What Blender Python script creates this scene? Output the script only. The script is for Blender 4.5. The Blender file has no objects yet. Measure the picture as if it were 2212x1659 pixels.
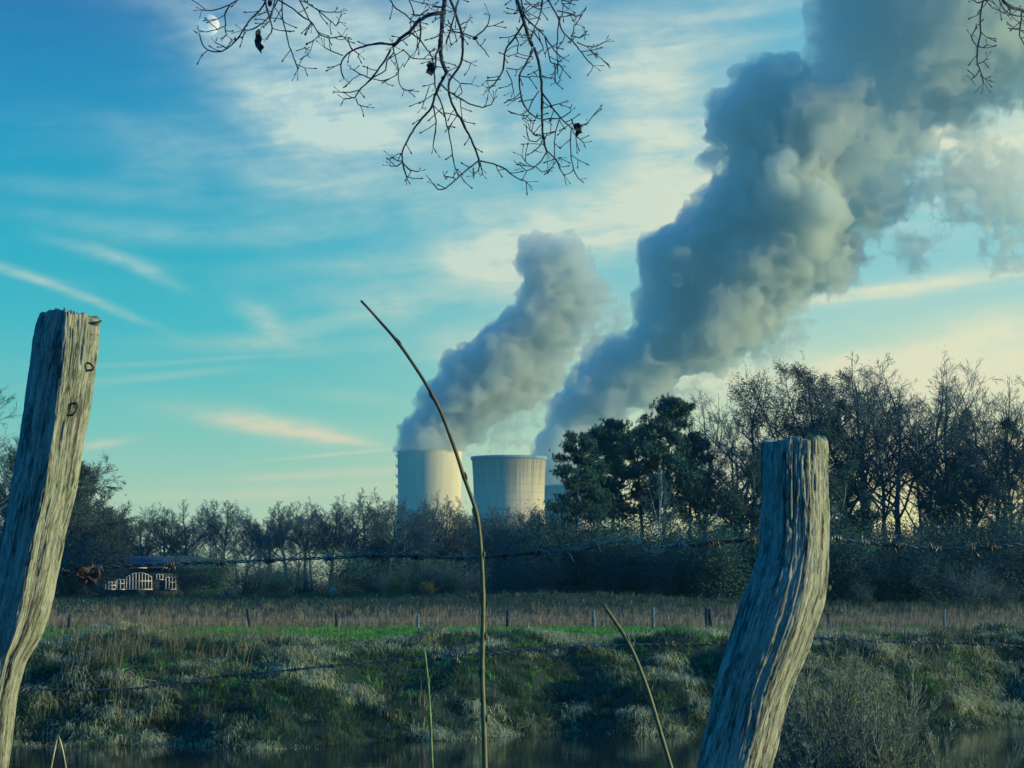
import bpy, math, random
import numpy as np
from mathutils import Vector, Matrix

R = math.radians
scene = bpy.context.scene
col = scene.collection

# ------------------------------------------------------------------ camera
EYE = np.array((0.0, 0.0, 2.0))
PITCH = R(5.05)
FPX = 2309.5                      # focal length in pixels of a 1024 px wide picture
cam_d = bpy.data.cameras.new('camera')
cam_d.sensor_width = 36.0
cam_d.lens = 36.0 * FPX / 1024.0
cam_d.clip_start = 0.1
cam_d.clip_end = 40000
cam_d.dof.use_dof = True
cam_d.dof.focus_distance = 5.4
cam_d.dof.aperture_fstop = 60
cam = bpy.data.objects.new('camera', cam_d)
col.objects.link(cam)
cam.location = EYE
cam.rotation_euler = (math.pi / 2 + PITCH, 0, 0)
scene.camera = cam

def ray(X, Y):
    """direction of the photo point X, Y (photo measured 2212 x 1659)"""
    s = 1024 / 2212
    dx, dy, f = (X - 1106) * s, (829.5 - Y) * s, FPX
    return np.array((dx, f * math.cos(PITCH) - dy * math.sin(PITCH), f * math.sin(PITCH) + dy * math.cos(PITCH)))

def at(X, Y, D):
    """world point seen at X, Y whose distance along +Y is D"""
    d = ray(X, Y)
    return EYE + d * (D / d[1])

def unit(D):
    """metres per photo unit at distance D"""
    return 1024 / 2212 / FPX * D

# ------------------------------------------------------------------ render and exposure
scene.render.engine = 'CYCLES'
scene.cycles.use_denoising = True
scene.cycles.max_bounces = 8
scene.cycles.diffuse_bounces = 3
scene.cycles.glossy_bounces = 2
scene.cycles.transmission_bounces = 4
scene.cycles.transparent_max_bounces = 24
scene.cycles.volume_bounces = 4
scene.cycles.sample_clamp_indirect = 4
scene.cycles.use_adaptive_sampling = True
scene.cycles.adaptive_threshold = 0.02
scene.view_settings.view_transform = 'Standard'
scene.view_settings.look = 'None'
scene.view_settings.gamma = 1.0
scene.view_settings.exposure = 1.0

HAZE = 0.00008
SUN_EL, SUN_AZ = R(9.5), R(98.0)   # low, to the right of the view (azimuth from +Y towards +X)

def lin(r, g, b):
    f = lambda c: (c / 255 / 12.92) if c / 255 <= 0.04045 else ((c / 255 + 0.055) / 1.055) ** 2.4
    return (f(r), f(g), f(b), 1.0)

# ------------------------------------------------------------------ node helper
class Nodes:
    def __init__(self, tree):
        self.t = tree
        self.n = tree.nodes
        self.l = tree.links
    def new(self, kind, **kw):
        n = self.n.new(kind)
        for k, v in kw.items():
            setattr(n, k, v)
        return n
    def put(self, sock, v):
        if hasattr(v, 'is_output'):
            self.l.new(v, sock)
        elif v is not None:
            sock.default_value = v
    def m(self, op, a, b=None, c=None, clamp=False):
        n = self.new('ShaderNodeMath', operation=op, use_clamp=clamp)
        for i, v in enumerate((a, b, c)):
            if v is not None:
                self.put(n.inputs[i], v)
        return n.outputs[0]
    def mix(self, fac, a, b, kind='MIX'):
        n = self.new('ShaderNodeMix', data_type='RGBA', blend_type=kind)
        self.put(n.inputs[0], fac); self.put(n.inputs[6], a); self.put(n.inputs[7], b)
        return n.outputs[2]
    def ramp(self, fac, stops, interp='LINEAR'):
        n = self.new('ShaderNodeValToRGB')
        cr = n.color_ramp
        cr.interpolation = interp
        while len(cr.elements) < len(stops):
            cr.elements.new(0.5)
        for e, (p, c) in zip(cr.elements, stops):
            e.position = p
            e.color = c if len(c) == 4 else (*c, 1)
        self.put(n.inputs[0], fac)
        return n.outputs[0]
    def noise(self, vec, scale, detail=4, rough=0.55, dist=0.0):
        n = self.new('ShaderNodeTexNoise')
        self.put(n.inputs['Vector'], vec)
        n.inputs['Scale'].default_value = scale
        n.inputs['Detail'].default_value = detail
        n.inputs['Roughness'].default_value = rough
        n.inputs['Distortion'].default_value = dist
        return n.outputs[0]
    def maprange(self, v, a, b, c=0.0, d=1.0, smooth=True):
        n = self.new('ShaderNodeMapRange', interpolation_type='SMOOTHSTEP' if smooth else 'LINEAR')
        self.put(n.inputs[0], v)
        for i, k in enumerate((a, b, c, d)):
            n.inputs[i + 1].default_value = k
        return n.outputs[0]
    def xyz(self, x, y, z):
        n = self.new('ShaderNodeCombineXYZ')
        for i, v in enumerate((x, y, z)):
            self.put(n.inputs[i], v)
        return n.outputs[0]

# ------------------------------------------------------------------ world: sky with cirrus, laid out by azimuth and elevation
def azel(X, Y):
    d = ray(X, Y); d = d / np.linalg.norm(d)
    return math.degrees(math.atan2(d[0], d[1])), math.degrees(math.asin(d[2]))

CIRRUS = [  # X, Y, half length, half height, tilt (deg, anticlockwise), weight
    (690, 270, 170, 75, -16, .95), (510, 110, 210, 70, -32, .42), (860, 205, 290, 150, -4, .45), (960, 50, 300, 90, 0, .38),
    (720, 60, 260, 110, -12, .35), (760, 410, 330, 50, -3, .3), (1010, 300, 190, 70, -8, .35),
    (1300, 475, 360, 80, 12, .95), (1080, 560, 110, 60, -28, .7), (1420, 260, 120, 190, 25, .75), (1490, 90, 150, 90, 10, .4),
    (1180, 690, 160, 70, 10, .5), (900, 640, 280, 40, 2, .35),
    (430, 330, 260, 45, -10, .22), (250, 420, 300, 24, -4, .14), (250, 490, 330, 24, -6, .14), (640, 490, 280, 30, 4, .2), (700, 575, 240, 24, 5, .14),
    (150, 632, 170, 10, -21, .42), (40, 590, 90, 9, -10, .25), (310, 582, 80, 13, -24, .42), (215, 545, 110, 14, -12, .25),
    (565, 690, 50, 24, -30, .55), (680, 705, 130, 18, 14, .4), (560, 745, 220, 20, 0, .25),
    (330, 815, 190, 9, 6, .25), (420, 780, 230, 5, 4, .2),
    (520, 905, 140, 24, -7, .7), (650, 935, 130, 18, -9, .6), (735, 950, 90, 8, -8, .4), (238, 955, 55, 9, 9, .5),
    (735, 981, 130, 4, 5, .55), (720, 1025, 260, 12, 3, .42), (560, 1070, 330, 14, 1, .35), (800, 1050, 200, 10, 2, .3),
    (990, 745, 170, 30, 3, .35), (780, 860, 120, 14, -4, .2),
    (2150, 330, 130, 90, 10, 1.1), (2010, 300, 90, 30, 30, .4), (2100, 180, 140, 70, 20, .35),
    (1960, 618, 200, 16, 8, .75), (1790, 642, 90, 12, 8, .5), (2190, 590, 90, 10, 10, .4),
    (2080, 735, 240, 40, 13, .8), (1980, 800, 420, 45, 3, .8), (2150, 830, 300, 50, 0, .8),
    (1480, 440, 160, 40, 14, .5), (1290, 800, 60, 60, 60, .5), (1500, 860, 160, 40, 20, .4),
]

world = bpy.data.worlds.new('World')
scene.world = world
world.use_nodes = True
W = Nodes(world.node_tree)
for n in list(W.n):
    W.n.remove(n)
w_out = W.new('ShaderNodeOutputWorld')
w_bg = W.new('ShaderNodeBackground')
W.l.new(w_bg.outputs[0], w_out.inputs[0])
w_bg.inputs[1].default_value = 0.05
w_sky = W.new('ShaderNodeTexSky', sky_type='NISHITA')
w_sky.sun_disc = False
w_sky.sun_elevation = SUN_EL
w_sky.sun_rotation = SUN_AZ
w_sky.air_density = 1.0
w_sky.dust_density = 0.6
w_sky.ozone_density = 3.0
tc = W.new('ShaderNodeTexCoord')
sep = W.new('ShaderNodeSeparateXYZ')
W.l.new(tc.outputs['Generated'], sep.inputs[0])
wx, wy, wz = sep.outputs
az = W.m('MULTIPLY', W.m('ARCTAN2', wx, wy), 180 / math.pi)
el = W.m('MULTIPLY', W.m('ARCSINE', wz), 180 / math.pi)
# clear-sky colour by height, creamier towards the sun, deep blue overhead and behind
e90 = W.m('DIVIDE', el, 90.0, clamp=True)
left = W.ramp(e90, [(0.0, lin(206, 214, 166)), (0.022, lin(178, 208, 172)), (0.045, lin(124, 200, 184)), (0.072, lin(62, 184, 192)), (0.10, lin(12, 166, 190)), (0.125, lin(0, 144, 187)), (0.16, lin(0, 100, 166)), (0.21, lin(0, 104, 180)), (0.3, lin(0, 108, 200)), (1.0, lin(0, 104, 200))])
right = W.ramp(e90, [(0.0, lin(254, 236, 150)), (0.035, lin(252, 234, 164)), (0.06, lin(214, 226, 186)), (0.085, lin(160, 208, 204)), (0.12, lin(130, 200, 208)), (0.17, lin(110, 185, 205)), (0.24, lin(30, 110, 160)), (0.35, lin(0, 108, 200)), (1.0, lin(0, 104, 200))])
azf = W.maprange(az, -8.0, 14.0)
grad = W.mix(azf, left, right)
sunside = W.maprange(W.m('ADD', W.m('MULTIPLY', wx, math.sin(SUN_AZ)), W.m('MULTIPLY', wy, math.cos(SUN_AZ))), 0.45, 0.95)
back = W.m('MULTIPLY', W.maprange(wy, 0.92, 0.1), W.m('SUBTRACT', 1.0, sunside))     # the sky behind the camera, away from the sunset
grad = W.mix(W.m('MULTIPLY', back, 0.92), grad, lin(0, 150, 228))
# cirrus
def aev(sx, sy, rot, off=0.0):
    c, s = math.cos(R(rot)), math.sin(R(rot))
    u = W.m('ADD', W.m('MULTIPLY', az, c), W.m('MULTIPLY', el, s))
    v = W.m('SUBTRACT', W.m('MULTIPLY', el, c), W.m('MULTIPLY', az, s))
    return W.xyz(W.m('MULTIPLY', u, sx), W.m('MULTIPLY', v, sy), off)
warp = W.noise(aev(0.35, 0.8, 4, 3.0), 1.0, 3, 0.5)
warpv = W.m('MULTIPLY', W.m('SUBTRACT', warp, 0.5), 2.4)
n_str = W.noise(aev(0.28, 1.5, 5, 1.0), 1.0, 6, 0.62, 0.5)
n_fin = W.noise(aev(1.0, 4.2, 8, 2.0), 1.0, 5, 0.6, 0.3)
n_puf = W.noise(aev(0.75, 1.2, -20, 5.0), 1.0, 6, 0.62, 0.4)
el_w = W.m('ADD', el, W.m('MULTIPLY', warpv, 0.55))
az_w = W.m('ADD', az, W.m('MULTIPLY', warpv, 1.0))
total = None
for X, Y, a, b, rot, wt in CIRRUS:
    ca, ce = azel(X, Y)
    k = 1 / 87.0
    small = b < 30
    A_, E_ = (W.m('ADD', az, W.m('MULTIPLY', warpv, 0.2)), W.m('ADD', el, W.m('MULTIPLY', warpv, 0.07))) if small else (az_w, el_w)
    c, s = math.cos(R(rot)), math.sin(R(rot))
    du = W.m('SUBTRACT', A_, ca); dv = W.m('SUBTRACT', E_, ce)
    u = W.m('MULTIPLY_ADD', du, c / (a * k), W.m('MULTIPLY', dv, s / (a * k)))
    v = W.m('MULTIPLY_ADD', dv, c / (b * k), W.m('MULTIPLY', du, -s / (b * k)))
    q = W.m('MULTIPLY_ADD', u, u, W.m('MULTIPLY', v, v))
    g = W.m('MULTIPLY', W.m('EXPONENT', W.m('MULTIPLY', q, -1.0)), wt)
    total = g if total is None else W.m('ADD', total, g)
tex = W.m('ADD', W.m('MULTIPLY', n_str, 0.75), W.m('ADD', W.m('MULTIPLY', n_fin, 0.32), W.m('MULTIPLY', n_puf, 0.66)))   # about 0.8 mean
cl = W.m('MULTIPLY', total, W.m('POWER', W.maprange(tex, 0.42, 1.15, 0.0, 1.5, False), 1.15))
# thin even veil everywhere, thicker to the right
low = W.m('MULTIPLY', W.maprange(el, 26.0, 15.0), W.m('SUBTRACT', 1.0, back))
veil = W.m('MULTIPLY', W.maprange(n_str, 0.42, 0.75), W.m('ADD', 0.02, W.m('MULTIPLY', azf, 0.30)))
cl = W.m('MULTIPLY', W.m('MINIMUM', W.m('ADD', cl, veil), 0.93), W.m('MULTIPLY_ADD', low, 0.9, 0.1))
ccol = W.ramp(e90, [(0.0, lin(226, 208, 168)), (0.05, lin(226, 218, 180)), (0.09, lin(214, 226, 204)), (0.15, lin(205, 226, 216)), (0.3, lin(150, 190, 205)), (1.0, lin(60, 110, 150))])
ccol = W.mix(W.m('MULTIPLY', azf, 0.75), ccol, lin(250, 236, 188))
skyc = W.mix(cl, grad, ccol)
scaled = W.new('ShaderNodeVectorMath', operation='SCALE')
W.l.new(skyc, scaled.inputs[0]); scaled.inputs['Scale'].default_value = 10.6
nish = W.mix(1.0, w_sky.outputs[0], (0.25, 0.75, 1.0, 1), 'MULTIPLY')
nish_s = W.new('ShaderNodeVectorMath', operation='SCALE')
W.l.new(nish, nish_s.inputs[0]); nish_s.inputs['Scale'].default_value = 0.02
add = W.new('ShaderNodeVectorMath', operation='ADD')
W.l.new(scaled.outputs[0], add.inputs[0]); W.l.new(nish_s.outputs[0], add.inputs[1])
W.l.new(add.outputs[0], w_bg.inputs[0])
world.cycles.sampling_method = 'MANUAL'
world.cycles.sample_map_resolution = 1024

# ------------------------------------------------------------------ sun
sun_d = bpy.data.lights.new('sun', 'SUN')
sun_d.energy = 4.0
sun_d.color = (1.0, 0.77, 0.34)
sun_d.angle = R(0.8)
sun = bpy.data.objects.new('sun', sun_d)
col.objects.link(sun)
sun_dir = Vector((math.sin(SUN_AZ) * math.cos(SUN_EL), math.cos(SUN_AZ) * math.cos(SUN_EL), math.sin(SUN_EL)))
sun.rotation_euler = sun_dir.to_track_quat('Z', 'Y').to_euler()
sun.location = (60, 0, 30)

# ------------------------------------------------------------------ object helpers
def tag(o, label=None, cat=None, group=None, kind=None):
    if label: o['label'] = label
    if cat: o['category'] = cat
    if group: o['group'] = group
    if kind: o['kind'] = kind
    return o

def thing(name, label, cat, loc=(0, 0, 0), group=None, rotz=0.0):
    o = bpy.data.objects.new(name, None)
    o.empty_display_size = 0.2
    col.objects.link(o)
    o.location = loc
    o.rotation_euler = (0, 0, rotz)
    return tag(o, label, cat, group)

def part(name, me, parent=None, label=None):
    o = bpy.data.objects.new(name, me)
    col.objects.link(o)
    if parent is not None:
        o.parent = parent
    if label: o['label'] = label
    return o

def mesh(name, V, F, mat=None, smooth=False):
    """F: list of arrays of faces, each (n, k)"""
    me = bpy.data.meshes.new(name)
    V = np.asarray(V, dtype=np.float32)
    F = [np.asarray(f, dtype=np.int32) for f in (F if isinstance(F, (list, tuple)) else [F]) if len(f)]
    loops = np.concatenate([f.ravel() for f in F])
    tot = np.concatenate([np.full(len(f), f.shape[1], dtype=np.int32) for f in F])
    start = np.concatenate(([0], np.cumsum(tot)[:-1])).astype(np.int32)
    me.vertices.add(len(V)); me.vertices.foreach_set('co', V.ravel())
    me.loops.add(len(loops)); me.loops.foreach_set('vertex_index', loops)
    me.polygons.add(len(tot)); me.polygons.foreach_set('loop_start', start); me.polygons.foreach_set('loop_total', tot)
    if smooth:
        me.polygons.foreach_set('use_smooth', np.ones(len(tot), dtype=bool))
    me.update(calc_edges=True)
    me.validate()
    if mat: me.materials.append(mat)
    return me

class MB:
    """collects shapes for one mesh"""
    def __init__(self):
        self.V, self.F3, self.F4, self.n = [], [], [], 0
    def add(self, V, F3=None, F4=None):
        V = np.asarray(V, float).reshape(-1, 3)
        self.V.append(V)
        if F3 is not None and len(F3): self.F3.append(np.asarray(F3, int) + self.n)
        if F4 is not None and len(F4): self.F4.append(np.asarray(F4, int) + self.n)
        self.n += len(V)
    def box(self, c, s, rot=None):
        v = np.array([(x, y, z) for x in (-.5, .5) for y in (-.5, .5) for z in (-.5, .5)]) * np.array(s)
        if rot is not None: v = v @ np.array(rot).T
        self.add(v + np.array(c), None, [(0, 1, 3, 2), (4, 6, 7, 5), (0, 4, 5, 1), (2, 3, 7, 6), (0, 2, 6, 4), (1, 5, 7, 3)])
    def tube(self, P, r, n=6, cap=True):
        P = np.asarray(P, float); k = len(P)
        r = np.full(k, r, float) if np.isscalar(r) else np.asarray(r, float)
        T = np.gradient(P, axis=0); T /= np.linalg.norm(T, axis=1)[:, None] + 1e-12
        up = np.array((0.0, 0.0, 1.0)) if abs(T[0][2]) < 0.9 else np.array((1.0, 0.0, 0.0))
        A = np.cross(T[0], up); A /= np.linalg.norm(A)
        rings = []
        th = np.arange(n) * 2 * math.pi / n
        for i in range(k):
            A = A - T[i] * np.dot(A, T[i]); A /= np.linalg.norm(A) + 1e-12
            B = np.cross(T[i], A)
            rings.append(P[i] + r[i] * (np.cos(th)[:, None] * A + np.sin(th)[:, None] * B))
        V = np.concatenate(rings)
        i = np.arange(k - 1)[:, None] * n; j = np.arange(n)[None]; j2 = (j + 1) % n
        F4 = np.stack([i + j, i + j2, i + n + j2, i + n + j], -1).reshape(-1, 4)
        F3 = None
        if cap:
            V = np.concatenate([V, P[:1], P[-1:]])
            a, b = len(V) - 2, len(V) - 1
            j = np.arange(n); j2 = (j + 1) % n; o = (k - 1) * n
            F3 = np.concatenate([np.stack([np.full(n, a), j2, j], 1), np.stack([np.full(n, b), o + j, o + j2], 1)])
        self.add(V, F3, F4)
    def segs(self, P0, P1, R0, R1, n=3):
        """many straight tapered prisms"""
        P0, P1 = np.asarray(P0, float), np.asarray(P1, float)
        if not len(P0): return
        T = P1 - P0; T /= np.linalg.norm(T, axis=1)[:, None] + 1e-12
        ref = np.where(np.abs(T[:, 2:3]) < 0.9, np.array([[0., 0, 1]]), np.array([[1., 0, 0]]))
        A = np.cross(T, ref); A /= np.linalg.norm(A, axis=1)[:, None] + 1e-12
        B = np.cross(T, A)
        m = len(P0); V = np.empty((m, 2 * n, 3))
        for k in range(n):
            d = math.cos(2 * math.pi * k / n) * A + math.sin(2 * math.pi * k / n) * B
            V[:, k] = P0 + d * np.asarray(R0)[:, None]
            V[:, n + k] = P1 + d * np.asarray(R1)[:, None]
        base = np.arange(m)[:, None] * 2 * n
        F = np.concatenate([base + np.array([[k, (k + 1) % n, n + (k + 1) % n, n + k]]) for k in range(n)])
        self.add(V.reshape(-1, 3), None, F)
    def mesh(self, name, mat=None, smooth=False):
        V = np.concatenate(self.V); F = []
        if self.F3: F.append(np.concatenate(self.F3))
        if self.F4: F.append(np.concatenate(self.F4))
        return mesh(name, V, F, mat, smooth)

_rng = np.random.default_rng(11)
_LAT = _rng.random((32, 32, 32))
def vnoise(P):
    """smooth value noise, 0..1, lattice 1"""
    P = np.asarray(P, float); i = np.floor(P).astype(int); f = P - i
    f = f * f * f * (f * (f * 6 - 15) + 10)
    i0 = i & 31; i1 = (i + 1) & 31
    x0, y0, z0 = i0[..., 0], i0[..., 1], i0[..., 2]; x1, y1, z1 = i1[..., 0], i1[..., 1], i1[..., 2]
    fx, fy, fz = f[..., 0], f[..., 1], f[..., 2]
    a = _LAT[x0, y0, z0] * (1 - fx) + _LAT[x1, y0, z0] * fx
    b = _LAT[x0, y1, z0] * (1 - fx) + _LAT[x1, y1, z0] * fx
    c = _LAT[x0, y0, z1] * (1 - fx) + _LAT[x1, y0, z1] * fx
    d = _LAT[x0, y1, z1] * (1 - fx) + _LAT[x1, y1, z1] * fx
    return (a * (1 - fy) + b * fy) * (1 - fz) + (c * (1 - fy) + d * fy) * fz
def fbm(P, octv=4, gain=0.5, lac=2.03):
    s, a, t = 0.0, 1.0, 0.0
    P = np.asarray(P, float)
    for k in range(octv):
        s = s + a * vnoise(P + 7.3 * k); t += a; a *= gain; P = P * lac
    return s / t

# ------------------------------------------------------------------ materials
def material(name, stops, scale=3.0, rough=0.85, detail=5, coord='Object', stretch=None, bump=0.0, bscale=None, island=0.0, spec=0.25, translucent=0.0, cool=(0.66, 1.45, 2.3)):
    """procedural colour from noise through a ramp; island adds a random step for every separate blade or leaf"""
    m = bpy.data.materials.new(name); m.use_nodes = True
    N = Nodes(m.node_tree); bs = N.n['Principled BSDF']
    tcn = N.new('ShaderNodeTexCoord'); v = tcn.outputs[coord]
    if stretch is not None:
        mp = N.new('ShaderNodeMapping'); mp.inputs['Scale'].default_value = stretch
        N.l.new(v, mp.inputs['Vector']); v = mp.outputs[0]
    f = N.noise(v, scale, detail)
    f = N.maprange(f, 0.28, 0.72, 0, 1, False)
    if island:
        g = N.new('ShaderNodeNewGeometry')
        f = N.m('ADD', N.m('MULTIPLY', f, 1 - island), N.m('MULTIPLY', g.outputs['Random Per Island'], island))
    stops = [(p, tuple(u * w for u, w in zip(k, cool))) for p, k in stops]     # teal grade and bluish shade light multiplied into the base colours
    c = N.ramp(f, stops)
    N.l.new(c, bs.inputs['Base Color'])
    bs.inputs['Roughness'].default_value = rough
    bs.inputs['Specular IOR Level'].default_value = spec
    if bump:
        b = N.new('ShaderNodeBump'); b.inputs['Strength'].default_value = bump
        b.inputs['Distance'].default_value = 0.02
        N.l.new(N.noise(v, bscale or scale * 4, 6, 0.65), b.inputs['Height']); N.l.new(b.outputs[0], bs.inputs['Normal'])
    if translucent:
        tr = N.new('ShaderNodeBsdfTranslucent'); N.l.new(c, tr.inputs[0])
        mx = N.new('ShaderNodeMixShader'); mx.inputs[0].default_value = translucent
        N.l.new(bs.outputs[0], mx.inputs[1]); N.l.new(tr.outputs[0], mx.inputs[2])
        N.l.new(mx.outputs[0], N.n['Material Output'].inputs[0])
    m.cycles.use_transparent_shadow = True
    return m
# ------------------------------------------------------------------ ground: one sheet from the near bank to the horizon
def water_line(x):                      # far edge of the river
    return 61.5 + 0.36 * x + 1.2 * np.sin(x * 0.45 + 1.0) + 0.6 * np.sin(x * 1.3)
def sstep(a, b, x):
    t = np.clip((x - a) / (b - a), 0, 1); return t * t * (3 - 2 * t)
WATER_Z = -2.0
def ground_z(x, y):
    x = np.asarray(x, float); y = np.asarray(y, float)
    P = np.stack([x, y, np.zeros_like(x)], -1)
    wl = water_line(np.clip(x, -40, 40))
    near = 0.75 - 0.9 * sstep(6, 14, y) - 2.6 * sstep(13, 27, y)
    bed = -2.75
    t = sstep(-1.2, 10.5, y - wl)
    rise = bed + (0.0 - bed) * np.clip(t * 1.05, 0, 1) ** 0.62
    lump = (fbm(P * 0.33 + 3.1, 4) - 0.5) * 1.7 * sstep(-0.5, 3.0, y - wl) * (1 - sstep(14, 30, y - wl))
    fine = (fbm(P * 1.1 + 9, 3) - 0.5) * 0.35 * sstep(0, 3, y - wl) * (1 - sstep(30, 60, y - wl))
    mound = 0.5 * np.exp(-((x + 15.0 * y / 84 - 0.8) / 2.0) ** 2 - ((y - 76) / 5.0) ** 2)
    far = 1.1 * sstep(140, 195, y) + 0.7 * np.exp(-((y - 178) / 9.0) ** 2 - ((x - 4) / 12.0) ** 2)
    farside = np.where(y > wl - 6, rise + lump + fine + mound, bed)
    z = np.where(y < 34, np.maximum(near, bed), farside) + far
    z = z + (fbm(P * 0.02 + 5, 3) - 0.5) * 1.2 * sstep(90, 260, y)
    return z
xs = np.unique(np.concatenate([np.linspace(-9000, -400, 14), np.linspace(-400, -60, 25), np.linspace(-60, -24, 40), np.linspace(-24, 24, 180), np.linspace(24, 60, 40), np.linspace(60, 400, 25), np.linspace(400, 9000, 14)]))
ys = np.unique(np.concatenate([np.linspace(-400, -5, 12), np.linspace(-5, 30, 60), np.linspace(30, 54, 20), np.linspace(54, 90, 150), np.linspace(90, 220, 90), np.linspace(220, 500, 30), np.linspace(500, 12000, 20)]))
GX, GY = np.meshgrid(xs, ys)
nx, ny = len(xs), len(ys)
idx = (np.arange(ny - 1)[:, None] * nx + np.arange(nx - 1)[None]).ravel()
m_ground = bpy.data.materials.new('meadow_soil'); m_ground.use_nodes = True
N = Nodes(m_ground.node_tree); bs = N.n['Principled BSDF']
geo = N.new('ShaderNodeNewGeometry')
f1 = N.maprange(N.noise(geo.outputs['Position'], 0.35, 6, 0.6), 0.35, 0.65)
f2 = N.maprange(N.noise(geo.outputs['Position'], 2.6, 5, 0.65), 0.35, 0.65)
cg = N.mix(f1, (0.014, 0.045, 0.034, 1), (0.032, 0.055, 0.05, 1))
cg = N.mix(N.m('MULTIPLY', f2, 0.6), cg, (0.012, 0.026, 0.026, 1))
N.l.new(cg, bs.inputs['Base Color']); bs.inputs['Roughness'].default_value = 0.95; bs.inputs['Specular IOR Level'].default_value = 0.1
b = N.new('ShaderNodeBump'); b.inputs['Strength'].default_value = 0.6; b.inputs['Distance'].default_value = 0.08
N.l.new(N.noise(geo.outputs['Position'], 6.0, 5, 0.7), b.inputs['Height']); N.l.new(b.outputs[0], bs.inputs['Normal'])
ground = part('ground', mesh('ground', np.stack([GX, GY, ground_z(GX, GY)], -1).reshape(-1, 3), np.stack([idx, idx + 1, idx + nx + 1, idx + nx], 1), m_ground, True))
tag(ground, 'rough meadow and river bank reaching to the woods', kind='structure')

# ------------------------------------------------------------------ river
m_water = bpy.data.materials.new('river_water'); m_water.use_nodes = True
N = Nodes(m_water.node_tree); bs = N.n['Principled BSDF']
bs.inputs['Base Color'].default_value = (0.006, 0.016, 0.022, 1)
bs.inputs['Roughness'].default_value = 0.06
bs.inputs['IOR'].default_value = 1.33
geo = N.new('ShaderNodeNewGeometry')
mp = N.new('ShaderNodeMapping'); mp.inputs['Scale'].default_value = (0.5, 1.6, 1.0); N.l.new(geo.outputs['Position'], mp.inputs['Vector'])
b = N.new('ShaderNodeBump'); b.inputs['Strength'].default_value = 0.14; b.inputs['Distance'].default_value = 0.05
patch = N.maprange(N.noise(geo.outputs['Position'], 0.16, 2), 0.45, 0.7)
h = N.m('ADD', N.m('MULTIPLY', N.noise(mp.outputs[0], 1.0, 3), N.m('ADD', 0.35, patch)), N.m('MULTIPLY', N.noise(mp.outputs[0], 5.0, 3), N.m('MULTIPLY', patch, 0.25)))
N.l.new(h, b.inputs['Height']); N.l.new(b.outputs[0], bs.inputs['Normal'])
water = part('river_water', mesh('river_water', [(-300, 12, WATER_Z), (300, 12, WATER_Z), (300, 100, WATER_Z), (-300, 100, WATER_Z)], [[(0, 1, 2, 3)]], m_water))
tag(water, 'dark still river along the bank', kind='structure')

# ------------------------------------------------------------------ cooling towers
def concrete(name, c0, c1, ribs, rib_s, rings, stain, top, hgt):
    m = bpy.data.materials.new(name); m.use_nodes = True
    N = Nodes(m.node_tree); bs = N.n['Principled BSDF']
    t = N.new('ShaderNodeTexCoord'); s = N.new('ShaderNodeSeparateXYZ'); N.l.new(t.outputs['Object'], s.inputs[0])
    ang = N.m('ARCTAN2', s.outputs[1], s.outputs[0])
    streak = N.noise(N.xyz(N.m('MULTIPLY', ang, 14.0), 0.0, N.m('MULTIPLY', s.outputs[2], 0.012)), 1.6, 5, 0.65)
    broad = N.noise(N.xyz(N.m('MULTIPLY', ang, 4.0), 3.0, N.m('MULTIPLY', s.outputs[2], 0.02)), 1.2, 4)
    c = N.mix(N.maprange(streak, 0.3, 0.7), c0, c1)
    c = N.mix(N.m('MULTIPLY', N.maprange(broad, 0.35, 0.7), 0.22), c, (c0[0] * .6, c0[1] * .6, c0[2] * .62, 1))
    if ribs:
        w = N.m('SINE', N.m('MULTIPLY', ang, float(ribs)))
        c = N.mix(N.m('MULTIPLY', N.maprange(w, 0.6, 1.0), rib_s), c, (c0[0] * .35, c0[1] * .35, c0[2] * .35, 1))
    if rings:
        w = N.m('SINE', N.m('MULTIPLY', s.outputs[2], 2 * math.pi / rings))
        c = N.mix(N.m('MULTIPLY', N.maprange(w, 0.8, 1.0), 0.30), c, (c0[0] * .5, c0[1] * .5, c0[2] * .5, 1))
    if stain:   # water stains running down from the rim
        run = N.noise(N.xyz(N.m('MULTIPLY', ang, 22.0), 7.0, N.m('MULTIPLY', s.outputs[2], 0.004)), 1.5, 4, 0.7)
        depth = N.maprange(s.outputs[2], hgt - stain, hgt, 0.0, 1.0, False)
        k = N.m('MULTIPLY', N.maprange(N.m('ADD', run, N.m('MULTIPLY', depth, 0.35)), 0.62, 0.85), 0.75)
        c = N.mix(k, c, (c0[0] * .3, c0[1] * .32, c0[2] * .34, 1))
    N.l.new(c, bs.inputs['Base Color']); bs.inputs['Roughness'].default_value = 0.9; bs.inputs['Specular IOR Level'].default_value = 0.1
    return m

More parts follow.
